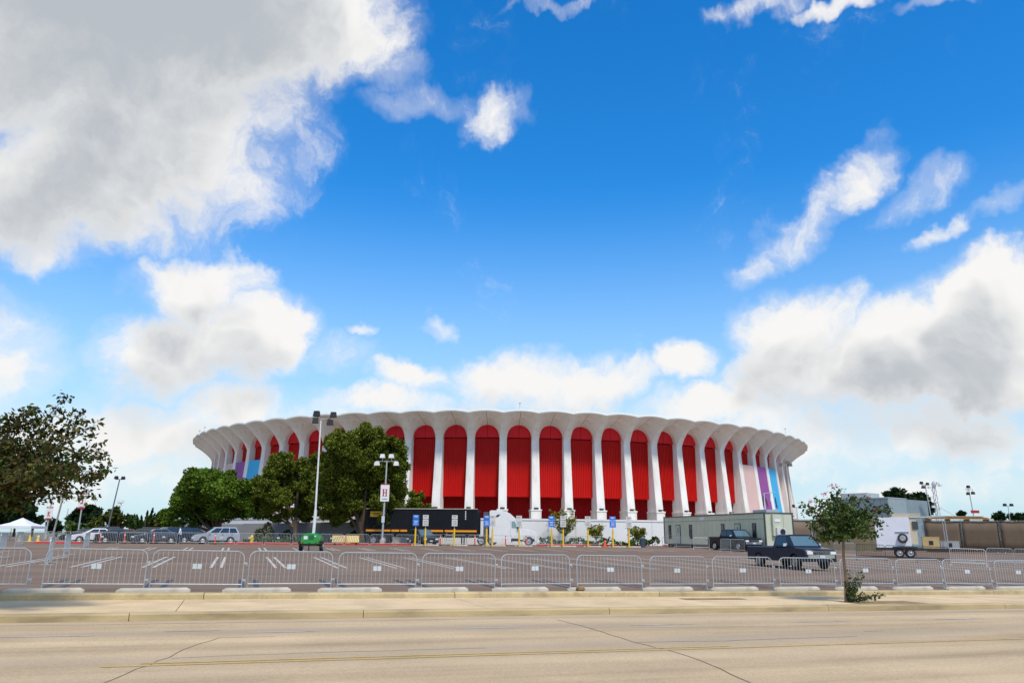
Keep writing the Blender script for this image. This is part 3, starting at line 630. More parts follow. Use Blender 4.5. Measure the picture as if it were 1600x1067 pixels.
cars = [(156, 90.5, SUV, (.03, .032, .036), 'charcoal_paint', 205, 'charcoal SUV behind the white car at left'), (146, 82.5, SED, (.75, .76, .76), 'white_car_paint', 212, 'white car nose-out at the left of the parked row'),
 (186, 82.5, SED, (.018, .018, .022), 'dark_grey_paint', 30, 'dark grey sedan showing its red tail light beside the white car'), (217, 83.5, SED, (.014, .02, .018), 'dark_green_paint', 208, 'dark green sedan in the middle of the parked row'),
 (243, 82.5, SED, (.06, .07, .09), 'slate_paint', 212, 'slate-coloured sedan nose-out beside the dark green one'), (266, 86.5, SUV, (.01, .016, .045), 'dark_blue_paint', 206, 'dark blue car behind the walking person'),
 (301, 89.5, SUV, (.014, .014, .016), 'black_car_paint', 30, 'black SUV parked behind the silver one'), (337, 83.5, SUV, (.36, .39, .43), 'silver_paint', 208, 'silver SUV at the right end of the parked row'),
 (128, 92, SED, (.02, .02, .022), 'ink_paint', 205, 'low black sedan left of the charcoal SUV'), (203, 90, SED, (.10, .02, .02), 'maroon_paint', 28, 'maroon sedan in the second row behind the green one'), (255, 93, SUV, (.30, .31, .33), 'pale_grey_paint', 200, 'pale grey SUV in the second row beneath the broad tree'), (283, 94, SED, (.03, .035, .04), 'graphite_paint', 205, 'graphite sedan behind the walking person'), (172, 85, SED, (.012, .012, .014), 'jet_paint', 210, 'jet black sedan close beside the white car'),
 (225, 94, SUV, (.02, .02, .03), 'midnight_paint', 200, 'dark SUV half hidden in the second row under the trees')]
for px, Y, P, c, cn, hd, lb in cars:
    x, y = at(px, Y); vehicle('parked_car', lb, 'car', x, y, R_(hd), dict(P, c=c, cn=cn), 'cars parked under the trees')
x, y = at(660, 87.5); vehicle('parked_car', 'grey SUV parked in front of the black container trailer', 'car', x, y, R_(-60), dict(SUV, c=(.05, .055, .06), cn='grey_suv_paint'), 'cars parked by the container')
# white semi tractor
x, y = at(800, 93.0); tr = gthing('semi_truck', 'white sleeper-cab semi tractor facing right before the podium wall', 'truck', x, y, R_(-3))
mb = MB(); mb.slab([(-2.6, 1.05), (-2.6, 3.82), (-2.48, 3.96), (-1.2, 3.94), (-.3, 3.66), (.3, 3.15), (.95, 2.0), (1.0, 1.75), (1.0, .75), (-2.6, .75)], 1.22, .18, .97); cb = mb.build('sleeper_cab', whitep, tr, smooth=35)
mb = MB(); mb.slab([(.9, .62), (.9, 1.95), (1.6, 1.85), (2.75, 1.6), (3.0, 1.4), (3.05, .55), (2.75, .42), (2.55, .9), (2.2, 1.16), (1.75, 1.16), (1.4, .9), (1.3, .62)], 1.1, .25, .94); mb.build('hood', whitep, tr, smooth=35)
for yy in (-1.225, 1.225):
    mb = MB(); s = .008 if yy > 0 else -.008
    mb.add([(.0, yy+s, 1.95), (.68, yy+s, 1.95), (.38, yy+s, 2.72), (.0, yy+s, 2.72)], [(0, 1, 2, 3)]); mb.build('side_window', mat('pale_cab_glass', (.22, .36, .36), .1, .05, 2, spec=.8), cb)
    mb = MB(); mb.add([(-1.9, yy+s, 3.15), (-1.55, yy+s, 3.2), (-1.3, yy+s, 3.52), (-1.72, yy+s, 3.46)], [(0, 1, 2, 3)]); mb.build('fairing_window', glass, cb)
    mb = MB(); mb.box((-.12, yy, 1.9), (.02, .03, 2.0)); mb.build('door_seam', mat('grey_seam', (.45, .45, .45), .6), cb)
    mb = MB(); mb.box((.75, yy*1.12, 2.15), (.12, .25, .6)); mb.tube([(.75, yy, 2.4), (.75, yy*1.12, 2.4)], .03, 5); mb.build('mirror', dark, tr)
    mb = MB(); mb.box((-1.2, yy*.93, .62), (2.3, .25, .55)); mb.build('side_skirt', whitep, tr)
    mb = MB(); mb.box((2.95, yy*.68, 1.12), (.16, .38, .26)); mb.build('headlight', lampw, tr)
mb = MB(); mb.add([(.47, -.95, 2.95), (.47, .95, 2.95), (1.01, 1.0, 2.0), (1.01, -1.0, 2.0)], [(0, 3, 2, 1)]); mb.build('windscreen', glassb, cb)
mb = MB(); mb.box((-.6, 0, .62), (6.6, .9, .3)); mb.build('chassis', dark, tr)
mb = MB(); mb.box((3.05, 0, .5), (.3, 2.3, .34)); mb.build('front_bumper', whitep, tr)
mb = MB(); mb.tube([(-2.8, -.7, .8), (-2.8, -.7, 3.6)], .09, 8); mb.build('exhaust_stack', chrome, tr)
for xx in (1.98, -2.3, -3.5):
    for s in (-1, 1): wheel(tr, xx, s*1.0, .5, .3)
mb = MB(); mb.box((-3.0, 0, 2.3), (.6, 2.2, 2.9)); mb.build('rear_fairing', mat('shadow_grey', (.10, .10, .11), .7), tr)  # fairing coloured dark to stand for the shaded gap behind the cab
mb = MB(); mb.box((-2.62, 0, 2.35), (.05, 2.46, 3.0)); mb.build('rear_gap_shade', dark, tr)  # dark sheet painted in as the shade between cab and fairing
# black container on a trailer chassis
x0, y0 = at(574, 93.5); x1, y1 = at(748, 92.0); Lc = math.hypot(x1-x0, y1-y0)
ct = gthing('container_trailer', 'long black corrugated container trailer with an orange stripe', 'trailer', (x0+x1)/2, (y0+y1)/2, math.atan2(y1-y0, x1-x0))
cblack = mat('black_container_paint', (.010, .012, .016), .6, .15, 1, spec=.2)
mb = MB(); n = 46
for yy, s in ((-1.22, 1), (1.22, -1)):
    o = len(mb.v); ps = []
    for i in range(n): u = -Lc/2+.3+(Lc-.6)*i/n; wd = (Lc-.6)/n; ps += [(u, 0), (u+wd*.4, 0), (u+wd*.5, .05), (u+wd*.9, .05)]
    ps = [(-Lc/2, 0)]+ps+[(Lc/2, 0)]
    for z in (1.35, 4.0): mb.v += [(u, yy+d*s, z) for u, d in ps]
    k = len(ps)
    for i in range(k-1): f_ = (o+i, o+i+1, o+k+i+1, o+k+i); mb.f.append(f_ if s > 0 else f_[::-1]); mb.m.append(0)
mb.build('corrugated_side', cblack, ct)
mb = MB(); mb.box((0, 0, 2.67), (Lc-.02, 2.3, 2.6)); mb.box((0, 0, 1.28), (Lc, 2.46, .16)); mb.build('container_shell', cblack, ct)
mb = MB(); mb.box((0, -1.2, 4.04), (Lc, .14, .09)); mb.build('top_rail', mat('pale_rail', (.45, .42, .36), .6, .1, 2), ct)
for u0, u1 in ((-.49, -.27), (-.26, -.19), (-.18, -.12), (.02, .2), (.215, .495)):
    mb = MB(); mb.box((Lc*(u0+u1)/2, -1.245, 1.55), (Lc*(u1-u0), .03, .2)); mb.box((Lc*(u0+u1)/2, -1.247, 1.67), (Lc*(u1-u0), .03, .05), 1); mb.build('stripe', [mat('orange_stripe', (.85, .36, .01), .5, .05, 2), mat('red_stripe', (.6, .07, .01), .5, .05, 2)], ct)
mb = MB(); mb.box((-Lc*.40, -1.25, 3.42), (1.55, .04, .62)); sg = mb.build('yellow_sign', yellow, ct)
mb = MB(); mb.box((-Lc*.40, -1.275, 3.52), (.9, .01, .09)); mb.box((-Lc*.40, -1.275, 3.34), (.75, .01, .09)); mb.build('lettering', dark, sg)
mb = MB(); mb.box((-Lc*.335, -1.25, 3.45), (.4, .04, .42), 0, .0); mb.build('logo_panel', mat('grey_logo', (.5, .52, .45), .5, .3, 6), ct)
mb = MB()
for i in range(6): mb.box((Lc*.395, -1.25, 3.75-i*.17), (.12, .02, .11))
mb.build('marking', whitep, ct)
mb = MB(); mb.box((0, 0, 1.0), (Lc, 1.0, .36)); mb.box((-Lc*.05, -.9, .75), (1.6, .5, .6), 0); mb.build('chassis', dark, ct)
for xx in (-Lc*.42, -Lc*.33):
    for s in (-1, 1): wheel(ct, xx, s*1.0, .5, .3)
mb = MB()
for s in (-1, 1): mb.box((Lc*.36, s*.8, .52), (.14, .14, 1.04))
mb.build('landing_leg', dark, ct)
mb = MB()
for k in range(4): mb.box((Lc*.26, -1.5, .25+k*.27), (.7, .28, .04))
for s in (-.34, .34): mb.tube([(Lc*.26+s, -1.72, 0), (Lc*.26+s, -1.3, 1.3)], .025, 5)
mb.build('step_ladder', galv, ct)
# green towable light tower
x, y = at(488, 57.0); lt = gthing('light_tower', 'green towable light tower with a tall mast and four floodlights', 'light tower', x, y, R_(4))
grn = mat('green_paint', (.015, .30, .055), .35, .06, 2, coat=.4)
mb = MB(); pr = [(-.62, .5), (-.66, .85), (-.52, 1.12), (-.25, 1.27), (.25, 1.27), (.52, 1.12), (.66, .85), (.62, .5)]
mb.slab(pr, 1.1, .2, .9); hood = mb.build('hood', grn, lt, smooth=35)
mb = MB(); mb.box((.12, -1.11, .98), (.34, .03, .3)); mb.build('vent', mat('dark_green', (.01, .12, .03), .6), hood)
mb = MB(); mb.box((-.28, -1.11, .95), (.26, .03, .22)); mb.box((.38, -1.11, 1.06), (.12, .03, .08)); mb.build('sticker', whitep, hood)
for s in (-1, 1):
    wheel(lt, s*.72, -.25, .34, .22); lt.children[-1].rotation_euler = (0, 0, R_(90))
    mb = MB(); mb.box((s*.45, -1.12, .66), (.12, .04, .09)); mb.build('tail_light', redl, lt)
    mb = MB(); mb.box((s*.74, -.25, .73), (.28, .7, .04)); mb.box((s*.74, -.62, .62), (.28, .04, .24)); mb.build('mudguard', dark, lt)
mb = MB(); mb.box((0, 0, .44), (1.1, 2.2, .12)); mb.box((0, -1.2, .3), (.05, .2, .62)); mb.build('chassis', dark, lt)
mb = MB(); mb.tube([(0, .15, .5), (.06, .15, 2.9)], .11, 8); mb.tube([(.05, .15, 2.4), (-.02, .15, 9.45)], [.075, .05], 8); mb.build('mast', galvw, lt)
mb = MB(); mb.tube([(-.42, .15, 9.45), (.45, .15, 9.55)], .04, 6); mb.build('crossbar', galv, lt)
for dx, dz in ((-.32, .42), (-.38, -.10), (.92, .36), (.72, -.22)):
    mb = MB(); mb.box((-.02+dx, .05, 9.5+dz), (.46, .34, .40), 0, random.uniform(-.3, .3), .8); mb.tube([(-.02+dx*.6, .15, 9.5), (-.02+dx, .1, 9.5+dz)], .025, 5); mb.build('floodlight', dark, lt)
# white equipment trailer with spare wheel
x, y = at(1412, 64.0); et = gthing('equipment_trailer', 'white box equipment trailer with a spare wheel and tandem wheels', 'trailer', x, y, R_(-24))
mb = MB(); mb.box((-.75, 0, 1.95), (2.5, 2.0, 2.35)); bx = mb.build('box_body', mat('trailer_white', (.76, .77, .82), .5, .06, 1), et)
mb = MB(); mb.box((.75, -.15, 2.0), (.5, 1.5, 1.9)); mb.build('door', mat('beige_panel', (.62, .54, .40), .6, .1, 2), bx)
mb = MB(); mb.box((.9, -.95, 2.5), (.42, .03, .62)); mb.build('window', glass, bx)
mb = MB(); mb.box((1.9, 0, .66), (4.2, 2.1, .16)); mb.box((-.4, 0, .66), (3.4, 2.0, .2)); mb.build('deck', blackst, et)
mb = MB(); mb.box((.3, 0, 3.28), (2.1, 1.5, .34)); mb.build('roof_unit', mat('tan_unit', (.50, .43, .33), .7, .1, 2), et)
mb = MB()
for s in (-.95, .95): mb.tube([(.6, s, 3.12), (3.0, s, 3.2), (3.05, s, .7)], .035, 5)
mb.tube([(3.0, -.95, 3.2), (3.0, .95, 3.2)], .035, 5); mb.build('awning_frame', galv, et)
for xx in (-.42, .36):
    for s in (-1, 1): wheel(et, xx, s*.92, .36, .24)
mb = MB(); mb.box((0, -.92, .82), (1.75, .5, .08)); mb.build('mudguard', blackst, et)
sp = link('spare_wheel', None, et, (-.1, -1.14, 1.5))
mb = MB(); mb.lathe([(.2, -.1), (.33, -.1), (.37, 0), (.33, .1), (.2, .1)], n=18, axis='y'); mb.build('tyre', rubber, sp, smooth=40)
mb = MB(); mb.lathe([(.23, -.105), (.16, -.125), (.05, -.11)], n=14, axis='y'); mb.build('rim', alloy, sp)
mb = MB(); mb.box((-.1, -1.03, 1.97), (1.0, .05, .06)); mb.box((-.1, -1.03, 1.6), (.08, .05, .75)); mb.build('spare_bracket', mat('bracket_grey', (.25, .27, .32), .6), et)
for i, (dx, dy, sz, m_, lb, nm, ct_) in enumerate(((1.9, -.3, (1.2, .9, .85), mat('tan_crate', (.52, .38, .17), .7, .15, 2), 'tan crate on the deck of the equipment trailer', 'crate', 'crate'), (3.2, -.2, (1.3, .9, .55), mat('grey_case', (.36, .36, .35), .6, .1, 2), 'grey equipment case at the end of the trailer deck', 'equipment_case', 'case'))):
    p_ = Matrix.Rotation(R_(-24), 3, 'Z') @ Vector((dx, dy, 0)); o = thing(nm, lb, ct_, (x+p_.x, y+p_.y, gz(x, y)+.745), R_(-24))
    mb = MB(); mb.box((0, 0, sz[2]/2), sz); mb.build('body', m_, o); mb = MB(); mb.box((0, 0, sz[2]+.02), (sz[0]*1.03, sz[1]*1.03, .045)); mb.build('lid', m_, o)
    mb = MB(); mb.box((0, -sz[1]/2-.01, sz[2]*.5), (.3, .02, .3)); mb.build('vent_panel', dark, o)
# green-grey office trailer
x0, y0 = at(1039, 92.0); x1, y1 = at(1197, 72.0); dirv = Vector((x1-x0, y1-y0)); Lo = dirv.length; an = math.atan2(dirv.y, dirv.x)
ot = gthing('office_trailer', 'long sage-green office trailer with narrow windows and a wall air conditioner', 'office trailer', x1, y1, an)     # local x runs back to front end at 0, body in +y
sage = mat('sage_siding', (.64, .65, .46), .7, .07, .6); sagel = mat('sage_siding_sunlit', (.55, .58, .45), .7, .07, .6); trim = mat('dark_green_trim', (.05, .07, .065), .6, .1, 2)  # light put into the siding tones: long side lifted against shade, sunlit end
Wd = 2.9; n = 24
for i in range(n):
    u0 = -Lo*(i+1)/n; u1 = -Lo*i/n-.025; mb = MB(); mb.box(((u0+u1)/2, .02, 1.95), (u1-u0, .05, 2.9)); mb.build('siding_panel', sage, ot)
for i in range(3):
    v0 = Wd*i/3; mb = MB(); mb.box((-.02, v0+Wd/6, 1.95), (.05, Wd/3-.03, 2.9)); mb.build('siding_panel', sagel, ot)
mb = MB(); mb.box((-Lo/2, Wd/2+.02, 1.95), (Lo-.1, Wd-.08, 2.86)); mb.build('core', trim, ot)
mb = MB(); mb.box((-Lo/2, Wd/2, 3.44), (Lo+.14, Wd+.14, .09)); mb.build('roof', trim, ot)
for u, v in ((0, 0), (0, Wd), (-Lo, 0)): mb = MB(); mb.box((u, v, 1.95), (.12, .12, 2.92)); mb.build('corner_trim', trim, ot)
mb = MB(); mb.box((-Lo/2, -.02, 2.92), (Lo-.2, .03, .03)); mb.build('belt_trim', mat('sage_dark', (.25, .29, .22), .7), ot)
mb = MB(); mb.box((-Lo/2, Wd/2, .28), (Lo-.6, Wd-.5, .46)); mb.build('underframe', dark, ot)
for u, z0, h, w in ((-.93, 1.05, 1.5, .62), (-.69, 1.05, 1.5, .62), (-.36, 1.05, 1.5, .62), (-.085, 1.05, 1.5, .66)):
    mb = MB(); mb.box((Lo*u, -.03, z0+h/2), (w, .06, h)); wd_ = mb.build('window', trim, ot)
    for k in (0, 1): mb = MB(); mb.box((Lo*u, -.065, z0+h*(.26+.48*k)), (w-.2, .02, h*.42)); mb.build('pane', glass if not (u == -.36 and k == 0) else mat('amber_blind', (.4, .2, .05), .5), wd_)
for u in (-.83, -.225):
    mb = MB(); mb.box((Lo*u, -.03, 1.5), (1.05, .06, 2.1)); d_ = mb.build('door', trim, ot)
    mb = MB(); mb.box((Lo*u, -.065, 1.5), (.88, .03, 1.96)); mb.build('door_leaf', sagel, d_)
    mb = MB(); mb.box((Lo*u+.05, -.085, 1.95), (.2, .02, .6)); mb.build('pane', mat('door_glass', (.25, .22, .12), .3), d_)
    mb = MB(); mb.box((Lo*u-.36, -.1, 1.4), (.05, .05, .14)); mb.build('door_handle', chrome, d_)
mb = MB(); mb.box((-Lo*.56, -.03, 3.12), (.9, .03, .34)); mb.build('name_plate', whitep, ot)
mb = MB(); mb.box((.14, 1.05, 2.35), (.34, .8, 1.9)); ac_ = mb.build('air_conditioner', sagel, ot)
mb = MB(); mb.box((.36, 1.35, 1.75), (.36, .95, .75)); mb.build('fan_box', mat('ac_white', (.62, .63, .60), .5, .05, 2), ac_)
mb = MB(); mb.lathe([(.27, 0), (.27, .03), (.2, .04), (.06, .03)], (.54, 1.45, 1.75), 16, axis='x'); mb.build('fan_grille', dark, ac_)
mb = MB(); mb.box((.33, 1.1, 2.75), (.05, .6, .25)); mb.build('label_plate', whitep, ac_)
mb = MB(); mb.box((-1.6, 1.2, 3.62), (2.3, 1.3, .28)); mb.build('roof_hatch', galv, ot)
mb = MB(); mb.tube([(-1.2, .9, 3.5), (-1.2, .9, 5.3)], .05, 6); mb.tube([(-1.2, .9, 5.25), (.6, .9, 5.3)], .03, 5); mb.tube([(-.2, .9, 5.28), (-.2, .9, 4.5)], .03, 5); mb.build('roof_antenna', whitep, ot)
st = gthing('trailer_stairs', 'grey metal stairs with handrails at the left door of the office trailer', 'stairs', *(Vector((x1, y1))+dirv*-.83+Vector((math.sin(an), -math.cos(an)))*1.0), an)
for k in range(4): mb = MB(); mb.box((-.9+k*.3, 0, .12+k*.13), (.3, 1.0, .04)); mb.build('step', galv, st)
for s in (-.5, .5): mb = MB(); mb.tube([(-1.1, s, 0), (-1.1, s, .95), (.3, s, 1.5), (.3, s, 0)], .025, 5); mb.tube([(-1.05, s, .1), (.3, s, .55)], .03, 5); mb.build('handrail', galv, st)
# ---------------------------------------------------------------- trees and plants
def P3(px, py, Y):
    d = ray(px, py); p = d*(Y/d.y); return Vector((p.x, p.y, p.z+CAMH))
def leaf_mesh(name, pts, nrm, size, m, elong=1.6, jit=.7, mats=None, midx=None):
    pts = np.asarray(pts, float); n = len(pts); d = np.asarray(nrm, float)+rng.normal(0, jit, (n, 3)); d /= np.linalg.norm(d, axis=1)[:, None]+1e-9
    r = rng.normal(0, 1, (n, 3)); u = np.cross(d, r); u /= np.linalg.norm(u, axis=1)[:, None]+1e-9
    s = size*rng.uniform(.6, 1.35, (n, 1)); L = d*s*elong/2; Wv = u*s/2
    v = np.stack([pts-L, pts+Wv, pts+L, pts-Wv], 1).reshape(-1, 3)
    me = bpy.data.meshes.new(name); me.vertices.add(4*n); me.loops.add(4*n); me.polygons.add(n)
    me.vertices.foreach_set('co', v.ravel()); me.loops.foreach_set('vertex_index', np.arange(4*n, dtype=np.int32))
    me.polygons.foreach_set('loop_start', np.arange(0, 4*n, 4, dtype=np.int32)); me.polygons.foreach_set('loop_total', np.full(n, 4, dtype=np.int32))
    for q in (mats or [m]): me.materials.append(q)
    if midx is not None: me.polygons.foreach_set('material_index', np.asarray(midx, dtype=np.int32))
    me.update(calc_edges=True); return me
def lobe_points(lobes, dens, sub=9, inner=.25):
    P, Q = [], []
    for c, r in lobes:
        k = max(5, int(sub*max(1, r/1.6)))
        for i in range(k):
            d = rng.normal(0, 1, 3); d /= np.linalg.norm(d); d[2] = d[2]*.8+.12
            cc = np.array(c)+d*r*rng.uniform(.45, .78); rr = r*rng.uniform(.30, .50); n = max(10, int(dens*rr*rr*12))
            e = rng.normal(0, 1, (n, 3)); e /= np.linalg.norm(e, axis=1)[:, None]; q = rng.uniform(.55, 1.08, (n, 1))
            P.append(cc+e*q*rr*np.array([1, 1, .8])); Q.append(e+np.array([0, 0, .35]))
        n = int(dens*r*r*12*inner); e = rng.normal(0, 1, (n, 3)); e /= np.linalg.norm(e, axis=1)[:, None]
        P.append(np.array(c)+e*rng.uniform(.1, .6, (n, 1))*r); Q.append(e)
    return np.concatenate(P), np.concatenate(Q)
def crown_tree(name, label, px, Y, lobes, m, trunk=(.35, .2), dens=22, size=.26, limbs=None, group=None, elong=2.0, py0=None, spread=1.0, cat='tree'):
    x, y = at(px, Y); z0 = gz(x, y); t = thing(name, label, cat, (x, y, z0), 0, group); sc_ = Y/1240
    L3 = []
    for lx, ly, lr in lobes:
        p = P3(lx, ly, Y); r = lr*sc_; L3.append(((p.x-x, rng.uniform(-1, 1)*r*.9*spread, p.z-z0), r))
    # lobes towards and away from the viewer, so that the crown is round in plan
    for (c, r) in list(L3):
        if r > 1.6: L3.append(((c[0]*.75, c[1]+rng.choice([-1, 1])*r*1.1*spread, c[2]-.1*r), r*.85))
    P, Q = lobe_points(L3, dens); o = link('crown', leaf_mesh('crown', P, Q, size, m, elong), t)
    mb = MB(); zc = min(c[2]-r*.3 for c, r in L3)
    top = max(c[2] for c, r in L3)
    lean = rng.uniform(-.3, .3)
    mb.tube([(0, 0, -.1), (lean*.3, .05, zc*.5), (lean, .1, max(zc, .8)), (lean*1.2, .2, (zc+top)/2)], [trunk[0], trunk[0]*.8, trunk[0]*.7, trunk[1]*.5], 8); mb.build('trunk', bark, t, smooth=50)
    mb = MB()
    for (c, r) in L3[:6]:
        mid = Vector((c[0]*.45+lean*.5, c[1]*.4, max(zc*.8, .6)+(c[2]-zc)*.35)); mb.tube([(lean*.6, .06, max(zc*.7, .5)), mid, c], [trunk[1]*.7, trunk[1]*.4, trunk[1]*.12], 6)
    mb.build('limbs', bark, t, smooth=50); return t
crown_tree('shade_tree', 'broad round green tree left of the pines, behind the silver SUV', 335, 95, [(330, 762, 36), (292, 785, 30), (272, 803, 20), (366, 770, 30), (345, 792, 34), (308, 803, 28), (382, 785, 22), (335, 742, 16), (258, 806, 13), (310, 765, 26), (360, 748, 16), (280, 822, 12), (300, 824, 10), (262, 818, 10), (390, 800, 14), (370, 800, 18)], leafa, (.62, .36), 36, .19, elong=1.6)
crown_tree('pine_tree', 'smaller pine with a forked trunk left of the light tower', 460, 95, [(440, 732, 28), (415, 765, 24), (455, 768, 30), (425, 793, 20), (470, 800, 22), (402, 778, 14), (446, 714, 14), (482, 742, 18), (398, 795, 12), (484, 775, 16), (430, 755, 20), (410, 750, 14), (448, 800, 14), (470, 725, 14), (410, 805, 12), (432, 812, 10), (488, 800, 12), (395, 760, 14), (440, 778, 22), (396, 785, 18), (405, 802, 14), (482, 760, 20), (490, 742, 16), (390, 770, 12)], leafp, (.36, .26), 34, .17, elong=2.6)
crown_tree('pine_tree', 'largest dense pine tree, behind the parking sign with the letter H', 566, 93, [(515, 738, 34), (545, 700, 32), (582, 688, 26), (608, 715, 28), (600, 760, 34), (550, 758, 40), (516, 788, 26), (578, 795, 30), (622, 742, 18), (498, 762, 20), (545, 790, 22), (525, 690, 20), (610, 785, 24), (628, 705, 11), (502, 720, 18), (617, 692, 15), (626, 772, 16), (598, 735, 26), (636, 730, 8), (600, 815, 14), (505, 805, 14), (530, 812, 16), (560, 815, 14), (490, 785, 14), (585, 825, 10), (560, 725, 36), (528, 722, 28), (500, 748, 22), (572, 672, 14), (596, 705, 24), (618, 725, 20), (560, 690, 24), (540, 715, 26)], leafp, (.5, .32), 36, .17, elong=2.6)
crown_tree('pine_sapling', 'low bushy pine top rising behind the black container trailer', 652, 99, [(652, 790, 17), (636, 800, 14), (668, 797, 11), (648, 775, 9), (676, 800, 7), (660, 775, 7)], leafp, (.16, .1), 20, .24)
for i, (px, Y, lb, lobes, m, dn, sz) in enumerate(((20, 190, 'dark tree mass behind the white tent at the left edge', [(12, 800, 22), (-12, 806, 24), (34, 808, 16)], leafd, 6, .5), (48, 185, 'tall dark tree between the tent and the sign K', [(40, 792, 15), (52, 798, 13), (45, 812, 16), (58, 812, 10)], leafd, 6, .5), (86, 200, 'small dark tree behind the leaning pole at left', [(86, 820, 11), (78, 825, 9), (92, 826, 8)], leafd, 7, .5),
     (122, 150, 'dark tree behind the sign J', [(128, 805, 16), (142, 800, 12), (116, 815, 12), (136, 792, 8), (150, 806, 9)], leafd, 9, .42), (112, 120, 'low clipped hedge-like tree left of the white car', [(112, 826, 12), (132, 824, 12), (150, 826, 11)], leafh, 12, .3),
     (182, 118, 'olive-green tree behind the charcoal SUV', [(168, 808, 15), (188, 806, 16), (200, 815, 13), (176, 820, 14), (155, 818, 11)], mat('olive_foliage', (.06, .075, .014), .7, .3, .5, island=.4, spec=.06), 12, .34), (246, 108, 'brownish-green bush tree left of the broad round tree', [(248, 815, 14), (238, 822, 10), (258, 818, 12)], mat('olive_foliage', (.06, .075, .014)), 14, .3),
     (1425, 150, 'dark round tree behind the grey-green building', [(1392, 772, 12), (1412, 775, 14), (1440, 782, 17), (1455, 795, 13), (1425, 790, 16)], leafd, 9, .42), (1570, 240, 'far dark tree line beyond the screen fence at right', [(1565, 806, 9), (1582, 808, 8), (1600, 806, 10), (1500, 805, 7)], leafd, 6, .6))):
    crown_tree('background_tree', lb, px, Y, lobes, m, (.3, .2), dn, sz, group='trees in the background')
# juniper with swept-up sprays
x, y = at(222, 112); t = thing('juniper_tree', 'spiky juniper with upswept branches left of the broad round tree', 'tree', (x, y, gz(x, y))); P = []; Q = []
mb = MB(); mb.tube([(0, 0, -.1), (.1, 0, 3.0)], [.22, .1], 7); mb.build('trunk', bark, t); mb = MB()
for i in range(26):
    a = rng.uniform(-1, 1); tip = np.array([rng.uniform(-2.6, 2.6), rng.uniform(-1.6, 1.6), rng.uniform(2.0, 3.9)]); tip[2] += .45*tip[0]*.5+.3; b0 = np.array([tip[0]*.25, tip[1]*.2, 1.0])
    mb.tube([b0, (b0+tip)/2, tip], [.05, .03, .01], 4)
    for q in np.linspace(.15, 1.08, 26): P.append((b0+(tip-b0)*q+rng.normal(0, .16*(1.1-q)+.03, (7, 3)))); Q.append(np.tile((tip-b0)/np.linalg.norm(tip-b0)*1.6, (7, 1)))
mb.build('limbs', bark, t); link('crown', leaf_mesh('crown', np.concatenate(P), np.concatenate(Q), .2, mat('juniper_foliage', (.028, .06, .014), .7, .3, .6, island=.4, spec=.06), 2.4, .4), t)
# broad-leaved street trees: boughs, twigs and separate leaves
def street_tree(name, label, x, y, zb, fork, tips, leafmats, lsize, ncl, nleaf, cr, tr, barkm, blooms=None):
    t = thing(name, label, 'tree', (x, y, zb)); O = Vector((x, y, zb)); mb = MB(); f = Vector(fork)
    mb.tube([(0, 0, -.1), (f.x*.3+.02, f.y*.3, f.z*.35), (f.x*.6-.015, f.y*.6, f.z*.7), f], [tr, tr*.85, tr*.78, tr*.7], 9); mb.build('trunk', barkm, t, smooth=50)
    P, Q = [], []; mb = MB()
    for tp in tips:
        e = Vector(tp)-O; mid = f.lerp(e, .45)+Vector((rng.normal(0, .08), rng.normal(0, .08), .12)); pts = [f, f.lerp(mid, .5), mid, mid.lerp(e, .55)+Vector(rng.normal(0, .04, 3)), e]
        mb.tube(pts, [tr*.5, tr*.38, tr*.26, tr*.15, tr*.05], 5)
        for k in range(ncl):
            q = .28+.75*(k+rng.uniform(0, 1))/ncl; i = min(int(q*4), 3); c = pts[i].lerp(pts[i+1], q*4-i) if q < 1 else e
            off = Vector(rng.normal(0, cr*(1.15-.75*q), 3)); off.z *= .5; cc = c+off
            if off.length > .08: mb.tube([c, cc], [.008, .003], 3, cap=False)
            n = int(nleaf*rng.uniform(.6, 1.3)); pp = rng.normal(0, .06+cr*.12, (n, 3)); pp[:, 2] *= .7
            P.append(np.array(cc)+pp); Q.append(pp*6+np.array([0, 0, -.1]))
    mb.build('boughs', barkm, t, smooth=50); P = np.concatenate(P); Q = np.concatenate(Q)
    mi = (rng.uniform(0, 1, len(P)) < .35).astype(int); link('crown', leaf_mesh('crown', P, Q, lsize, None, 1.9, .6, leafmats, mi), t)
    for b in blooms or []:
        pp = rng.normal(0, .03, (24, 3)); link('blossom', leaf_mesh('blossom', pp, pp*10, .035, pink, 1.2), t, Vector(b)-O)
    return t
mx_, my_ = onb(1322, 20.4, 940); mz = gz(mx_, my_)+ZS
tips = [P3(px, py, my_+dy) for px, py, dy in ((1306, 766, 0), (1300, 778, .3), (1272, 782, -.4), (1256, 787, .2), (1262, 800, .6), (1285, 800, -.7), (1268, 822, -.3), (1278, 838, .4), (1290, 842, -.2), (1330, 775, .4), (1345, 778, -.3), (1360, 790, .1), (1378, 796, .5), (1372, 815, -.4), (1352, 830, .7), (1335, 838, -.6), (1368, 832, .3), (1320, 800, .9), (1318, 806, -.9), (1340, 806, 1.0), (1300, 822, .8), (1345, 820, -.9), (1310, 785, -.5), (1328, 790, -.6), (1290, 812, .1), (1358, 808, .7), (1305, 835, -.8), (1384, 792, 0))]
fk = P3(1318, 838, my_)-Vector((mx_, my_, mz))
street_tree('myrtle_tree', 'young crape myrtle with pink blossoms on the sidewalk', mx_, my_, mz, fk, tips, [leafm, mat('myrtle_leaf_green', (.075, .115, .022), .55, .3, 1.2, island=.5, spec=.3)], .058, 14, 17, .20, .058, barkl,
            [P3(px, py, my_) for px, py in ((1299, 758), (1307, 759), (1302, 762), (1287, 772), (1290, 771), (1266, 783), (1358, 777), (1368, 796))])
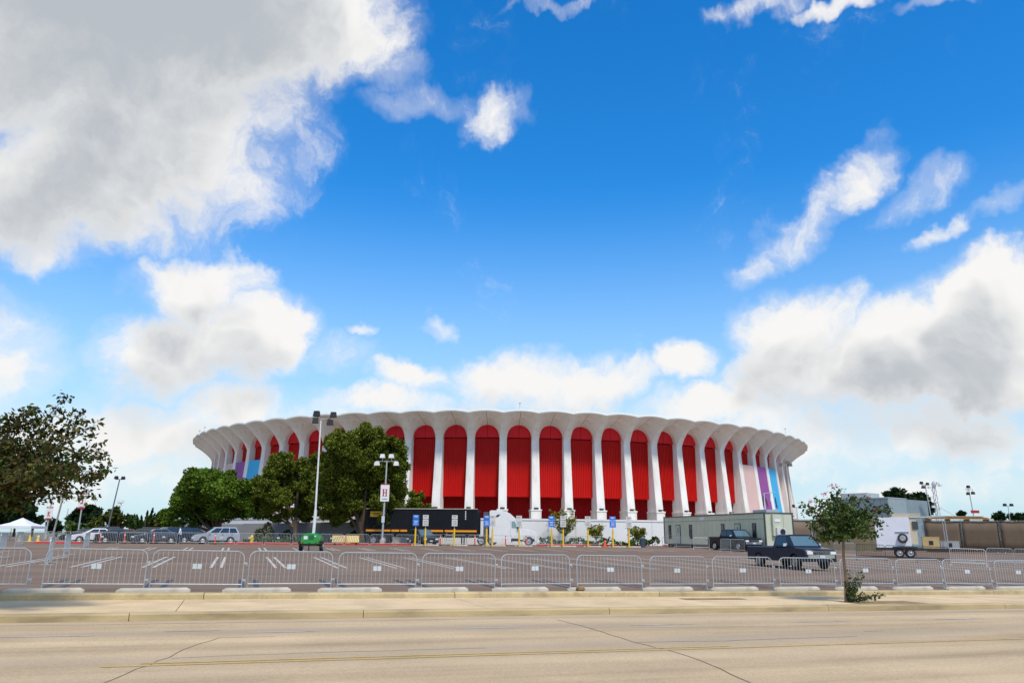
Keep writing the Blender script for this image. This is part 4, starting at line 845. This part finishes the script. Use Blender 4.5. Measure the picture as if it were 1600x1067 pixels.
# suckers at its foot
t = thing('sucker_shrub', 'leafy suckers sprouting at the foot of the crape myrtle', 'shrub', (mx_+.08, my_-.12, mz)); P, Q = [], []; mb = MB()
for i in range(16):
    tip = np.array([rng.uniform(-.3, .5), rng.uniform(-.2, .2), rng.uniform(.25, .95)]); tip[0] += .25*tip[2]*.8
    if i < 3: tip = np.array([.75+.1*i, -.1*i, .22])
    mb.tube([(0, 0, 0), tip*.5+np.array([0, 0, .06]), tip], [.01, .007, .003], 4)
    for q in np.linspace(.2, 1, 12): P.append(tip*q+rng.normal(0, .035, (5, 3))); Q.append(np.tile(tip, (5, 1)))
mb.build('stems', barkl, t); link('leaves', leaf_mesh('leaves', np.concatenate(P), np.concatenate(Q), .05, mat('sucker_leaf', (.055, .085, .022), .55, .3, 2, island=.5), 1.9, .9), t)
lx, ly = onb(-70, 20.4, 940); lz = gz(lx, ly)+ZS
tl = [(98, 624, 0), (60, 634, .6), (36, 640, -.4), (28, 655, .5), (132, 645, .3), (148, 664, -.2), (120, 668, 1), (150, 700, .4), (158, 712, -.3), (128, 715, .8), (120, 735, -.6), (150, 745, .3), (172, 733, 0), (140, 772, .2), (95, 700, -.8), (80, 665, .4), (60, 690, -.9), (50, 720, 1.1), (70, 745, -.5), (45, 765, .4), (20, 770, -.8), (15, 735, .6), (10, 690, -.5), (0, 660, .8), (-20, 640, 0), (-60, 615, .5), (-110, 640, -.5), (-140, 690, .3), (-150, 740, -.3), (-40, 700, 1.4), (-30, 730, -1.4), (30, 700, 1.7), (40, 740, -1.6), (-80, 760, .8), (0, 755, 1.5), (60, 710, 1.9), (80, 725, -1.4), (105, 730, .1), (25, 720, .2), (55, 782, .6), (25, 790, .1), (5, 775, 1.)]
street_tree('myrtle_tree', 'dark russet-leaved tree reaching in from the left edge', lx, ly, lz, (.1, 0, 2.2), [P3(px, py, ly+dy) for px, py, dy in tl], [leafo, leafm], .062, 19, 18, .25, .10, bark)
# feathery young trees, hedges, shrubs
for px, Y, h, w, lb in ((882, 98, 4.3, 2.7, 'largest feathery young tree in front of the white wall'), (931, 98, 2.9, 1.7, 'middle feathery young tree in front of the white wall'), (995, 98, 2.4, 1.6, 'smallest feathery young tree, near the trash can')):
    x, y = at(px, Y); zb = gz(x, y); tp = [Vector((x, y, zb))+Vector((rng.uniform(-w, w)*.62, rng.uniform(-w, w)*.5, h*rng.uniform(.62, 1.0))) for i in range(20)]
    street_tree('feathery_tree', lb, x, y, zb, (.05, 0, h*.22), tp, [leafy, leafh], .10, 12, 12, .28, .075, bark)['group'] = 'young trees along the podium wall'
def hedge(name, label, p0, p1, Y, h, m, group, dens=30, d=.8):
    x0, y0 = at(p0, Y); x1, y1 = at(p1, Y); L = math.hypot(x1-x0, y1-y0); xc, yc = (x0+x1)/2, (y0+y1)/2; n = int(L*dens*h*2.2)+60
    t = gthing(name, label, 'shrub', xc, yc, math.atan2(y1-y0, x1-x0), group)
    u = rng.uniform(-L/2, L/2, n); prof = h*(.7+.3*np.sin(u*1.7+rng.uniform(0, 6))+.12*np.sin(u*5.1)); pts = np.stack([u, rng.uniform(-d, d, n)*.6, prof*np.sqrt(rng.uniform(.02, 1, n))], 1)
    link('foliage', leaf_mesh('foliage', pts, np.tile([0, 0, 1.], (n, 1)), .2, m, 1.7, 1.0), t)
    mb = MB()
    for i in range(max(3, int(L/1.2))): q = -L/2+L*(i+.5)/max(3, int(L/1.2)); mb.tube([(q, 0, 0), (q+.1, 0, h*.7)], [.03, .015], 4)
    mb.build('stems', bark, t)
for a_ in (('hedge', 'green hedge below the feathery young trees', 840, 1000, 97.2, 1.0, leafh), ('hedge', 'short bright green shrub right of the trash can', 1008, 1030, 97.5, 1.1, leafh), ('hedge', 'low hedge behind the yellow hydrant', 378, 470, 91.5, .75, leafh), ('hedge', 'yellowish bush before the grey retaining wall', 398, 428, 94, 2.2, mat('yellow_green_leaf', (.09, .10, .02), .7, .3, 1, island=.5)), ('hedge', 'dark shrub left of the light tower mast', 436, 452, 95.5, 1.4, leafd), ('hedge', 'dark shrub right of the light tower', 520, 534, 95.5, 1.5, leafd), ('hedge', 'dark shrub beside the big pine trunk', 540, 556, 95.5, 1.4, leafd), ('hedge', 'low plants behind the red kerb right of the light tower', 505, 570, 90.5, .5, leafh)): hedge(*a_, 'shrubs in the planters')
# ---------------------------------------------------------------- red kerbs of the planters
for i, (p0, p1, b0, lb) in enumerate(((52, 128, 86.5, 'red-painted kerb at the left end of the parked row'), (352, 472, 86.2, 'red-painted kerb in front of the hydrant'), (505, 668, 86.2, 'red-painted kerb under the yellow barrier and the H pole'), (838, 915, 88.5, 'red-painted kerb right of the white truck'), (915, 1006, 88.5, 'red-painted kerb section before the small feathery trees'), (1036, 1080, 88, 'red-painted kerb by the trailer stairs'))):
    x0, y0 = onb(p0, b0, 850); x1, y1 = onb(p1, b0, 850); L = math.hypot(x1-x0, y1-y0); an_ = math.atan2(y1-y0, x1-x0); t = gthing('planter_kerb', lb, 'kerb', (x0+x1)/2, (y0+y1)/2, an_, 'red kerbs')
    k = max(1, int(L/3))
    for j in range(k): mb = MB(); mb.box((-L/2+L*(j+.5)/k, 0, .07), (L/k-.02, .3, .16), top=.97); mb.build('kerb_stone', redk, t)
# ---------------------------------------------------------------- poles and signs
def letter(ch, h, m, parent, loc):
    mb = MB(); w = h*.62; s = h*.17; q = h*.06; y0 = 0
    if ch == 'H':
        for sx in (-1, 1): mb.box((sx*w*.33, 0, 0), (s, .02, h)); [mb.box((sx*w*.33, 0, sz*(h/2-q/2)), (s*1.9, .022, q)) for sz in (-1, 1)]
        mb.box((0, 0, 0), (w*.6, .018, s*.5))
    if ch == 'J':
        mb.box((w*.12, 0, h*.08), (s, .02, h*.84)); mb.box((w*.12, 0, h/2-q/2), (s*2.2, .022, q)); mb.box((-w*.08, 0, -h*.40), (s*2.4, .021, s*.7)); mb.box((-w*.26, 0, -h*.30), (s*.9, .019, s*.9))
    if ch == 'K':
        mb.box((-w*.3, 0, 0), (s, .02, h)); [mb.box((-w*.3, 0, sz*(h/2-q/2)), (s*1.9, .022, q)) for sz in (-1, 1)]
        for sz in (-1, 1): mb.add([(-w*.2, -.009, 0), (-w*.2+s*.2, -.009, -sz*s*.7), (w*.5, -.009, sz*h/2), (w*.18, -.009, sz*h/2), (-w*.2, .009, 0), (-w*.2+s*.2, .009, -sz*s*.7), (w*.5, .009, sz*h/2), (w*.18, .009, sz*h/2)], [(0, 1, 2, 3), (4, 7, 6, 5), (0, 4, 5, 1), (1, 5, 6, 2), (2, 6, 7, 3), (3, 7, 4, 0)])
    return mb.build('letter', m, parent, loc)
bred = mat('banner_red', (.45, .015, .03), .6, .05, 3)
def pole(name, label, cat, px, Y, ptop, lean=0, r=.11, group=None, m=galv):
    x, y = at(px, Y); z0 = gz(x, y); h = P3(px, ptop, Y).z-z0; t = thing(name, label, cat, (x, y, z0), 0, group)
    mb = MB(); mb.tube([(0, 0, 0), (lean*h*.5, 0, h*.5), (lean*h, 0, h)], [r, r*.8, r*.6], 8); mb.build('pole', m, t, smooth=50)
    mb = MB(); mb.lathe([(r*2.2, 0), (r*2.2, .5), (r*1.9, .55), (.02, .56)], n=10); mb.build('footing', concl, t); return t, h, lean*h
def heads(t, h, dx, spec, m, bar_w=1.0, hs=.42):
    mb = MB(); mb.tube([(dx-bar_w, 0, h-.05), (dx+bar_w, 0, h-.05)], .05, 6); mb.build('crossarm', galv, t)
    for u, dz in spec:
        mb = MB(); mb.box((dx+u, -.1, h+dz), (hs, hs*.7, hs*.8), 0, random.uniform(-.4, .4), .75); mb.tube([(dx+u, 0, h-.05), (dx+u, -.05, h+dz)], .03, 5); mb.build('lamp_head', m, t)
def banner_sign(t, ch, z, w, h, dx=0, split=False):
    o = link('sign', None, t, (dx, -.16, z)); mb = MB(); mb.box((0, 0, 0), (w, .05, h)); mb.build('panel', whitep, o)
    mb = MB(); mb.box((0, -.004, h/2+(.18 if split else .02)), (w, .06, .26 if split else .1)); mb.build('top_band', bred, o)
    if split:
        mb = MB(); mb.box((0, -.003, -h/2+.12), (w, .055, .24)); mb.build('foot_band', bred, o); mb = MB(); mb.box((0, -.036, h/2+.18), (w*.7, .01, .08)); mb.build('caption', whitep, o)
    mb = MB(); mb.box((0, -.03, -h*.36), (w*.6, .01, .07)); mb.build('caption', mat('caption_grey', (.1, .1, .1), .6), o)
    letter(ch, h*.42, bred, o, (0, -.036, .02*h))
t, h, dx = pole('parking_pole', 'light pole carrying the white parking sign with a red H', 'light pole', 597, 88, 720, .012, .13); heads(t, h, dx, ((-.5, .55), (.5, .55), (-1.1, -.3), (1.1, -.3)), whitep, 1.2, .55); banner_sign(t, 'H', P3(600, 770, 88).z-gz(*at(597, 88)), .98, 1.85, .08)
mb = MB(); mb.box((.02, -.16, P3(600, 811, 88).z-gz(*at(597, 88))), (.34, .04, .72)); mb.build('notice', plate, t)
t, h, dx = pole('parking_pole', 'light pole carrying the red and white sign with a J', 'light pole', 120, 118, 735, .01, .13); heads(t, h, dx, ((-.5, .3), (.5, .3)), dark, .7, .5); banner_sign(t, 'J', P3(122, 783, 118).z-.63, 1.05, 2.2, .05, True)
t, h, dx = pole('parking_pole', 'light pole carrying the red and white sign with a K', 'light pole', 70, 128, 760, .02, .13); heads(t, h, dx, ((-.5, .3), (.5, .3)), dark, .7, .5); banner_sign(t, 'K', P3(73, 803, 128).z-.63, 1.05, 1.8, .12, True)
pole('utility_pole', 'leaning bare grey pole between the K sign and the J sign', 'pole', 80, 84, 715, .12, .11, m=mat('weathered_pole', (.30, .29, .27), .8, .2, 2))
t, h, dx = pole('light_pole', 'dark light pole with twin heads above the charcoal SUV', 'light pole', 164, 108, 748, .11, .12, m=mat('dark_pole', (.12, .13, .14), .5)); heads(t, h, dx, ((-.45, .2), (.5, .15)), dark, .6, .5)
t, h, dx = pole('light_pole', 'distant white-headed light pole right of the J sign', 'light pole', 180, 170, 785, 0, .12); heads(t, h, dx, ((-.4, .3), (.4, .3), (0, -.4)), galvw, .6, .7)
pole('light_pole', 'thin street lamp left of the J sign', 'light pole', 97, 150, 794, .05, .09)
t, h, dx = pole('light_pole', 'tall floodlight pole at the right shoulder of the arena', 'light pole', 1240, 118, 727, -.03, .13, m=mat('bronze_pole', (.22, .21, .17), .5)); heads(t, h, dx, ((-.75, .1), (.35, .45), (.7, .1)), mat('bronze_lamp', (.12, .12, .10), .5), .9, .6)
t, h, dx = pole('light_pole', 'light pole left of the lattice mast behind the trailer', 'light pole', 1462, 120, 757, -.06, .12); heads(t, h, dx, ((-.6, .25), (.3, .1), (-.4, -.4)), dark, .6, .5)
t, h, dx = pole('light_pole', 'light pole with a small pink sign beyond the screen fence', 'light pole', 1529, 140, 764, -.05, .12); heads(t, h, dx, ((-.1, .4), (-.3, -.8), (.6, -.7)), dark, .7, .6)
mb = MB(); mb.box((.0, -.14, h*.5+1.0), (1.5, .05, .5)); mb.box((.05, -.14, h*.5-.2), (1.1, .05, .9), 1); mb.build('sign', [bred, whitep], t)
t, h, dx = pole('light_pole', 'farthest light pole at the right edge', 'light pole', 1583, 190, 790, 0, .12); heads(t, h, dx, ((-.8, .2), (.8, .2)), dark, 1.2, .8)
t, h, dx = pole('light_pole', 'short lamp post between the office trailer and the myrtle', 'light pole', 1250, 125, 792, -.02, .09); heads(t, h, dx, ((-.5, .2), (.5, .0)), dark, .6, .5)
# lattice mast with a dish
x, y = at(1472, 112); t = thing('antenna_mast', 'lattice mast with a white dish and guy wires behind the trailer', 'mast', (x, y, gz(x, y))); h = P3(1470, 756, 112).z-gz(x, y)
mb = MB()
for k in range(3): a_ = k*2.094; mb.tube([(.45*math.cos(a_), .45*math.sin(a_), 0), (.2*math.cos(a_)-.25, .2*math.sin(a_), h)], .045, 5)
for j in range(9):
    z0, z1 = h*j/9, h*(j+1)/9
    for k in range(3): a_, b_ = k*2.094, (k+1)*2.094; mb.tube([(.42*math.cos(a_)-.25*j/9, .42*math.sin(a_), z0), (.38*math.cos(b_)-.25*j/9, .38*math.sin(b_), z1)], .025, 4)
mb.build('lattice', galv, t)
mb = MB(); mb.lathe([(.55, .25), (.42, .1), (.2, .02), (.03, 0)], (-.5, -.2, h-.1), 14, axis='x'); mb.build('dish', whitep, t, smooth=60)
for s, z in ((-1, .45), (1, .65)): mb = MB(); mb.tube([(-.1, 0, h*z), (s*6.5, 0, h*.22)], .03, 4); mb.build('guy_wire', galv, t)
for dx, dz in ((-.7, -.5), (.6, .1), (.9, -.2), (-.5, -3.2), (.5, -3.4), (.2, -3.9)): mb = MB(); mb.box((-.2+dx, -.1, h+dz), (.4, .3, .3)); mb.tube([(-.2, 0, h+dz), (-.2+dx, 0, h+dz)], .03, 4); mb.build('lamp_head', galvw, t)
# yellow sign posts across the lot
posts = [(648, 'b', 'blue sign on a yellow post before the container, left'), (664, 'w', 'white sign on a yellow post just right of the first blue sign'), (709, 'w', 'white sign on a yellow post before the right end of the container'), (760, 'b', 'blue sign on a yellow post at the rear of the white truck'), (769, 'w', 'narrow white sign on a yellow post behind the truck cab'), (811, 'w', 'white sign on a yellow post in front of the truck cab door'), (862, 'b', 'blue sign on a yellow post right of the white truck'), (880, 'w', 'white sign on a yellow post in front of the largest feathery tree'), (919, 'w', 'white sign on a yellow post between the feathery trees'), (958, 'b', 'rightmost blue sign on a yellow post'), (983, 'w', 'rightmost white sign on a yellow post, near the trash can')]
for px, k, lb in posts:
    x, y = at(px, 83.5, 855); t = gthing('sign_post', lb, 'sign', x, y, random.uniform(-.05, .05), 'accessible parking sign posts'); ln = random.uniform(-.025, .025)
    mb = MB(); mb.tube([(0, 0, 0), (ln, 0, 1.75)], .09, 8); mb.build('bollard', yellow, t, smooth=50)
    mb = MB(); mb.tube([(ln, 0, 1.7), (ln*1.5, 0, 3.15)], .03, 5); mb.build('post', galv, t)
    m_ = bluem if k == 'b' else mat('white_sign', (.62, .60, .56), .6, .05, 3)
    for z, hh in ((2.95, .4), (2.36, .68)):
        mb = MB(); mb.box((ln*1.4, -.05, z), (.66 if k == 'b' else .6, .03, hh)); p_ = mb.build('sign_panel', m_, t)
        mb = MB()
        for j in range(2 if hh < .5 else 3): mb.box((ln*1.4+random.uniform(-.03, .03), -.07, z+hh*(.22-.22*j)), (.4-.1*(j % 2), .008, .05))
        mb.build('lettering', whitep if k == 'b' else mat('sign_grey', (.3, .3, .3), .6), p_)
    o = link('wheel_stop', stop_me, None, (x+.5, y+.45, gz(x, y)), random.uniform(-.03, .03)); tag(o, f'wheel stop at the {lb}'[:90].rsplit(' ', 1)[0] if len(lb.split()) > 12 else f'wheel stop at the {lb}', 'wheel stop', 'wheel stops by the sign posts')
# orange delineators and cones
for i, (px, Y, lb) in enumerate(((156, 79, 'orange delineator post in front of the white car'), (194, 79, 'orange delineator post in front of the dark green sedan'), (240, 80, 'orange delineator post in front of the slate sedan'), (336, 80, 'orange delineator post in front of the silver SUV'), (688, 86, 'orange delineator post right of the grey SUV'), (742, 87, 'orange delineator post at the right end of the container'), (790, 88, 'orange delineator post under the truck sleeper'), (822, 88, 'orange delineator post by the truck front wheel'))):
    x, y = at(px, Y); t = gthing('delineator_post', lb, 'delineator', x, y, 0, 'orange delineator posts')
    mb = MB(); mb.tube([(0, 0, .05), (0, 0, 1.1)], [.07, .055], 8); mb.build('post', orange, t); mb = MB(); mb.lathe([(.2, 0), (.18, .06), (.06, .09)], n=10); mb.build('base', rubber, t)
    mb = MB(); mb.lathe([(.072, .78), (.072, .9)], n=8); mb.build('reflective_band', whitep, t)
for px, Y, c, lb in ((945, 84, orange, 'orange cone between the yellow sign posts at right'), (30, 88, yellow, 'yellow cone by the tent, left one'), (46, 88, yellow, 'yellow cone by the tent, middle one'), (59, 88, yellow, 'yellow cone by the tent, right one')):
    x, y = at(px, Y); t = gthing('traffic_cone', lb, 'cone', x, y, 0, 'traffic cones'); mb = MB(); mb.lathe([(.19, .03), (.05, .72), (.02, .73)], n=10); mb.build('cone_body', c, t); mb = MB(); mb.box((0, 0, .02), (.46, .46, .04)); mb.build('base', c, t)
# hydrant
x, y = at(393, 87); t = gthing('fire_hydrant', 'yellow fire hydrant behind the far barricades', 'hydrant', x, y); mb = MB(); mb.lathe([(.2, 0), (.2, .08), (.13, .1), (.13, .62), (.18, .65), (.17, .75), (.08, .88), (.04, .95), (.01, .96)], n=12); mb.build('barrel', yellow, t, smooth=40)
for s in (-1, 1): mb = MB(); mb.lathe([(.07, 0), (.08, .14), (.02, .16)], (s*.12, 0, .5), 8, axis='x'); mb.build('nozzle', yellow, t)
# yellow board barrier with stripes
x, y = at(540, 83); t = gthing('striped_barrier', 'yellow plastic barrier with white diagonal stripes right of the light tower', 'barrier', x, y, .1)
mb = MB(); mb.box((0, 0, .62), (2.75, .16, .72)); mb.build('panel', yellow, t)
for i in range(11):
    if i == 5: continue
    q = -1.25+i*.25; s = .12 if i < 5 else -.12; mb = MB(); mb.add([(q-.05-s, -.09, .32), (q+.06-s, -.09, .32), (q+.06+s, -.09, .92), (q-.05+s, -.09, .92)], [(0, 1, 2, 3)]); mb.build('stripe', whitep, t)
mb = MB(); mb.box((0, -.09, .62), (.2, .02, .66)); mb.build('centre_panel', mat('pale_orange', (.75, .35, .2), .5), t)
for s in (-1, 1): mb = MB(); mb.box((s*1.1, 0, .13), (.12, .6, .26)); mb.build('foot', dark, t)
# trash can
x, y = at(1004, 84); t = gthing('trash_can', 'dark blue-grey trash can at the end of the hedge', 'trash can', x, y); cm = mat('can_plastic', (.05, .08, .11), .6, .1, 3)
mb = MB(); mb.lathe([(.27, 0), (.33, .8), (.34, .84)], n=14); mb.build('can', cm, t, smooth=40); mb = MB(); mb.lathe([(.36, .84), (.36, .9), (.2, .98), (.02, 1.0)], n=14); mb.build('lid', cm, t, smooth=40)
# tent
x, y = at(30, 98); t = gthing('frame_tent', 'white peaked frame tent at the left edge of the lot', 'tent', x, y, .15); hw = 2.0; tw = mat('tent_vinyl', (.74, .76, .80), .6, .04, .6)
mb = MB()
vs = [(-hw, -hw, 1.75), (hw, -hw, 1.75), (hw, hw, 1.75), (-hw, hw, 1.75), (0, 0, 2.75)]+[(-hw*.5, -hw*.5, 2.12), (hw*.5, -hw*.5, 2.12), (hw*.5, hw*.5, 2.12), (-hw*.5, hw*.5, 2.12)]
mb.add(vs, [(0, 1, 6, 5), (1, 2, 7, 6), (2, 3, 8, 7), (3, 0, 5, 8), (5, 6, 4), (6, 7, 4), (7, 8, 4), (8, 5, 4)]); mb.build('roof', tw, t)
for i in range(4):
    a_, b_ = vs[i], vs[(i+1) % 4]; mb = MB(); mb.add([(a_[0]*1.003, a_[1]*1.003, 1.45), (b_[0]*1.003, b_[1]*1.003, 1.45), (b_[0]*1.003, b_[1]*1.003, 1.75), (a_[0]*1.003, a_[1]*1.003, 1.75)], [(0, 1, 2, 3)]); mb.build('valance', tw, t)
    mb = MB(); mb.tube([(a_[0], a_[1], 0), (a_[0], a_[1], 1.75)], .04, 6); mb.build('leg', galv, t)
# ---------------------------------------------------------------- fences and the building at right
scr = mat('brown_screen', (.15, .105, .068), .85, .12, 1.2, stretch=(1, 1, .3)); scr2 = mat('tan_screen', (.24, .175, .12), .85, .12, 1.2)
def screen_fence(label, p0, p1, Y0, Y1, h, m, n, postm=galv, rail=True):
    x0, y0 = at(p0, Y0); x1, y1 = at(p1, Y1); L = math.hypot(x1-x0, y1-y0); t = gthing('screen_fence', label, 'fence', x0, y0, math.atan2(y1-y0, x1-x0))
    for i in range(n):
        u0, u1 = L*i/n, L*(i+1)/n; mb = MB(); K = 8
        for z in (.06, h*.33, h*.66, h-.05):
            for j in range(K+1): q = u0+.05+(u1-u0-.1)*j/K; mb.v.append((q, .012*math.sin(q*2.1+z*1.5)+.01*math.sin(q*5+z), z))
        for r_ in range(3):
            for j in range(K): b_ = r_*(K+1)+j; mb.f.append((b_, b_+1, b_+K+2, b_+K+1)); mb.m.append(0)
        o = mb.build('screen_panel', m, t, smooth=60); md = o.modifiers.new('thickness', 'SOLIDIFY'); md.thickness = .01
    for i in range(n+1): mb = MB(); mb.tube([(L*i/n, -.07, 0), (L*i/n, -.07, h+.05)], .045, 6); mb.build('post', postm, t)
    if rail: mb = MB(); mb.tube([(0, -.07, h), (L, -.07, h)], .03, 5); mb.build('top_rail', postm, t)
screen_fence('long dark brown screened fence at the right edge', 1447, 1760, 78, 70, 3.0, scr, 5, mat('dark_post', (.05, .05, .05), .6))
screen_fence('tan screened fence section behind the navy pickup', 1236, 1304, 84, 82, 3.0, scr2, 2)
ply = mat('plywood', (.56, .44, .22), .8, .12, 2, stretch=(1, 1, .2)); x0, y0 = at(1282, 80); x1, y1 = at(1378, 72); L = math.hypot(x1-x0, y1-y0)
t = gthing('plywood_hoarding', 'yellowish plywood hoarding behind the crape myrtle', 'hoarding', x0, y0, math.atan2(y1-y0, x1-x0)); n = 7
for i in range(n): mb = MB(); mb.box((L*(i+.5)/n, 0, 1.55), (L/n-.02, .04, 3.1-.1*(i % 2))); mb.build('board', ply, t)
for i in range(n+1): mb = MB(); mb.box((L*i/n, .06, 1.5), (.09, .09, 2.9)); mb.build('batten', mat('timber', (.35, .25, .13), .8, .15, 3), t)
x0, y0 = at(1450, 82); x1, y1 = at(1552, 82); t = gthing('timber_stack', 'flat stack of tan timber boards showing above the brown fence', 'timber stack', (x0+x1)/2, y0)
for i in range(5): mb = MB(); mb.box((0, .3*(i % 2), 3.28+.06*i), (x1-x0-.5*i, 1.2, .055)); mb.build('board', mat('tan_board', (.50, .32, .15), .8, .15, 2), t)
for u in (-.45, -.15, .15, .45): mb = MB(); mb.box(((x1-x0)*u, .2, 1.62), (.15, .9, 3.24)); mb.build('trestle', mat('timber', (.35, .25, .13)), t)
x, y = at(1394, 108); bd = gthing('steel_building', 'blue-grey metal clad building behind the hoarding', 'building', x, y, R_(38)); bm_ = mat('blue_grey_cladding_shaded', (.22, .29, .31), .55, .06, .8); bm2 = mat('blue_grey_cladding_sunlit', (.30, .38, .40), .55, .06, .8); hB = P3(1404, 778, 108).z-.63  # same cladding, light painted in: left face in shade tone, right face sunlit
mb = MB(); mb.box((5.98, 4.0, hB/2), (11.9, 7.9, hB)); mb.build('core', bm_, bd)
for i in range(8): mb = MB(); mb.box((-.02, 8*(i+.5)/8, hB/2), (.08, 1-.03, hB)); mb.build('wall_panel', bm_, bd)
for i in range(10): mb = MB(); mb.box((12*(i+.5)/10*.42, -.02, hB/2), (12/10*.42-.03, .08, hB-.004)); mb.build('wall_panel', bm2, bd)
mb = MB(); mb.box((2.6, 4.0, hB+.06), (5.4, 8.2, .14)); mb.box((3.0, 5.5, hB+.5), (3.5, 4, .8)); mb.build('roof', galv, bd)
mb = MB(); mb.box((2.55, -.08, hB*.62), (5.1, .05, .08)); mb.box((-.08, 4.0, hB*.62), (.05, 8.0, .08)); mb.build('band', mat('band_grey', (.16, .2, .21), .6), bd)
# ---------------------------------------------------------------- person
x, y = at(280, 80.5); zb = gz(x, y); pts = [(0, 0, .95), (0, 0, 1.15), (.02, 0, 1.42), (.03, 0, 1.52), (.04, 0, 1.66), (-.1, .0, .88), (-.14, .04, .5), (-.2, .02, .08), (-.12, .0, .03), (.1, 0, .88), (.16, -.02, .5), (.12, -.02, .08), (.22, -.02, .03), (.0, .2, 1.4), (-.06, .26, 1.12), (.08, .24, .9), (.0, -.2, 1.4), (.05, -.27, 1.12), (.18, -.24, .92)]
pts = [(-p[0], p[1], p[2]) for p in pts]
ed = [(0, 1), (1, 2), (2, 3), (3, 4), (0, 5), (5, 6), (6, 7), (7, 8), (0, 9), (9, 10), (10, 11), (11, 12), (2, 13), (13, 14), (14, 15), (2, 16), (16, 17), (17, 18)]
rad = [.15, .14, .15, .06, .10, .10, .075, .05, .04, .10, .075, .05, .04, .07, .05, .035, .07, .05, .035]
me = bpy.data.meshes.new('person'); me.from_pydata(pts, ed, []); po = bpy.data.objects.new('tmp', me); col.objects.link(po)
po.modifiers.new('s', 'SKIN'); ss = po.modifiers.new('d', 'SUBSURF'); ss.levels = 2; ss.render_levels = 2
for i, v in enumerate(me.skin_vertices[0].data): v.radius = (rad[i], rad[i]*1.0); v.use_root = (i == 0)
dg = bpy.context.evaluated_depsgraph_get(); bm = bpy.data.meshes.new_from_object(po.evaluated_get(dg)); bpy.data.objects.remove(po)
bm.name = 'person'
for q in (mat('white_shirt', (.75, .75, .78), .8), mat('dark_trousers', (.03, .03, .045), .8), mat('skin', (.35, .18, .12), .6)): bm.materials.append(q)
for f_ in bm.polygons: c = f_.center; f_.material_index = 2 if (c.z > 1.5 or (abs(c.y) > .19 and c.z < 1.02)) else (0 if c.z > .92 else 1); f_.use_smooth = True
per = thing('person', 'person in a white shirt and dark trousers walking behind the far barricades', 'person', (x, y, zb), R_(20)); link('body', bm, per)
mb = ball(.115, 10, 6, (-.03, 0, 1.73)); mb.build('hair', mat('dark_hair', (.03, .02, .015), .8), per, smooth=80)
# small tan rubbish by the wall
x, y = onb(906, 23.6, 918); mb = ball(.16, 7, 5, (0, 0, .08), (1, 1, .55)); mb.v = [(a_+random.uniform(-.03, .03), b_+random.uniform(-.03, .03), c+random.uniform(-.01, .03)) for a_, b_, c in mb.v]
tag(mb.build('rubble_lump', dirtm, None, (x, y, gz(x, y))), 'small brown lump of rubble behind the low wall', 'rubble')
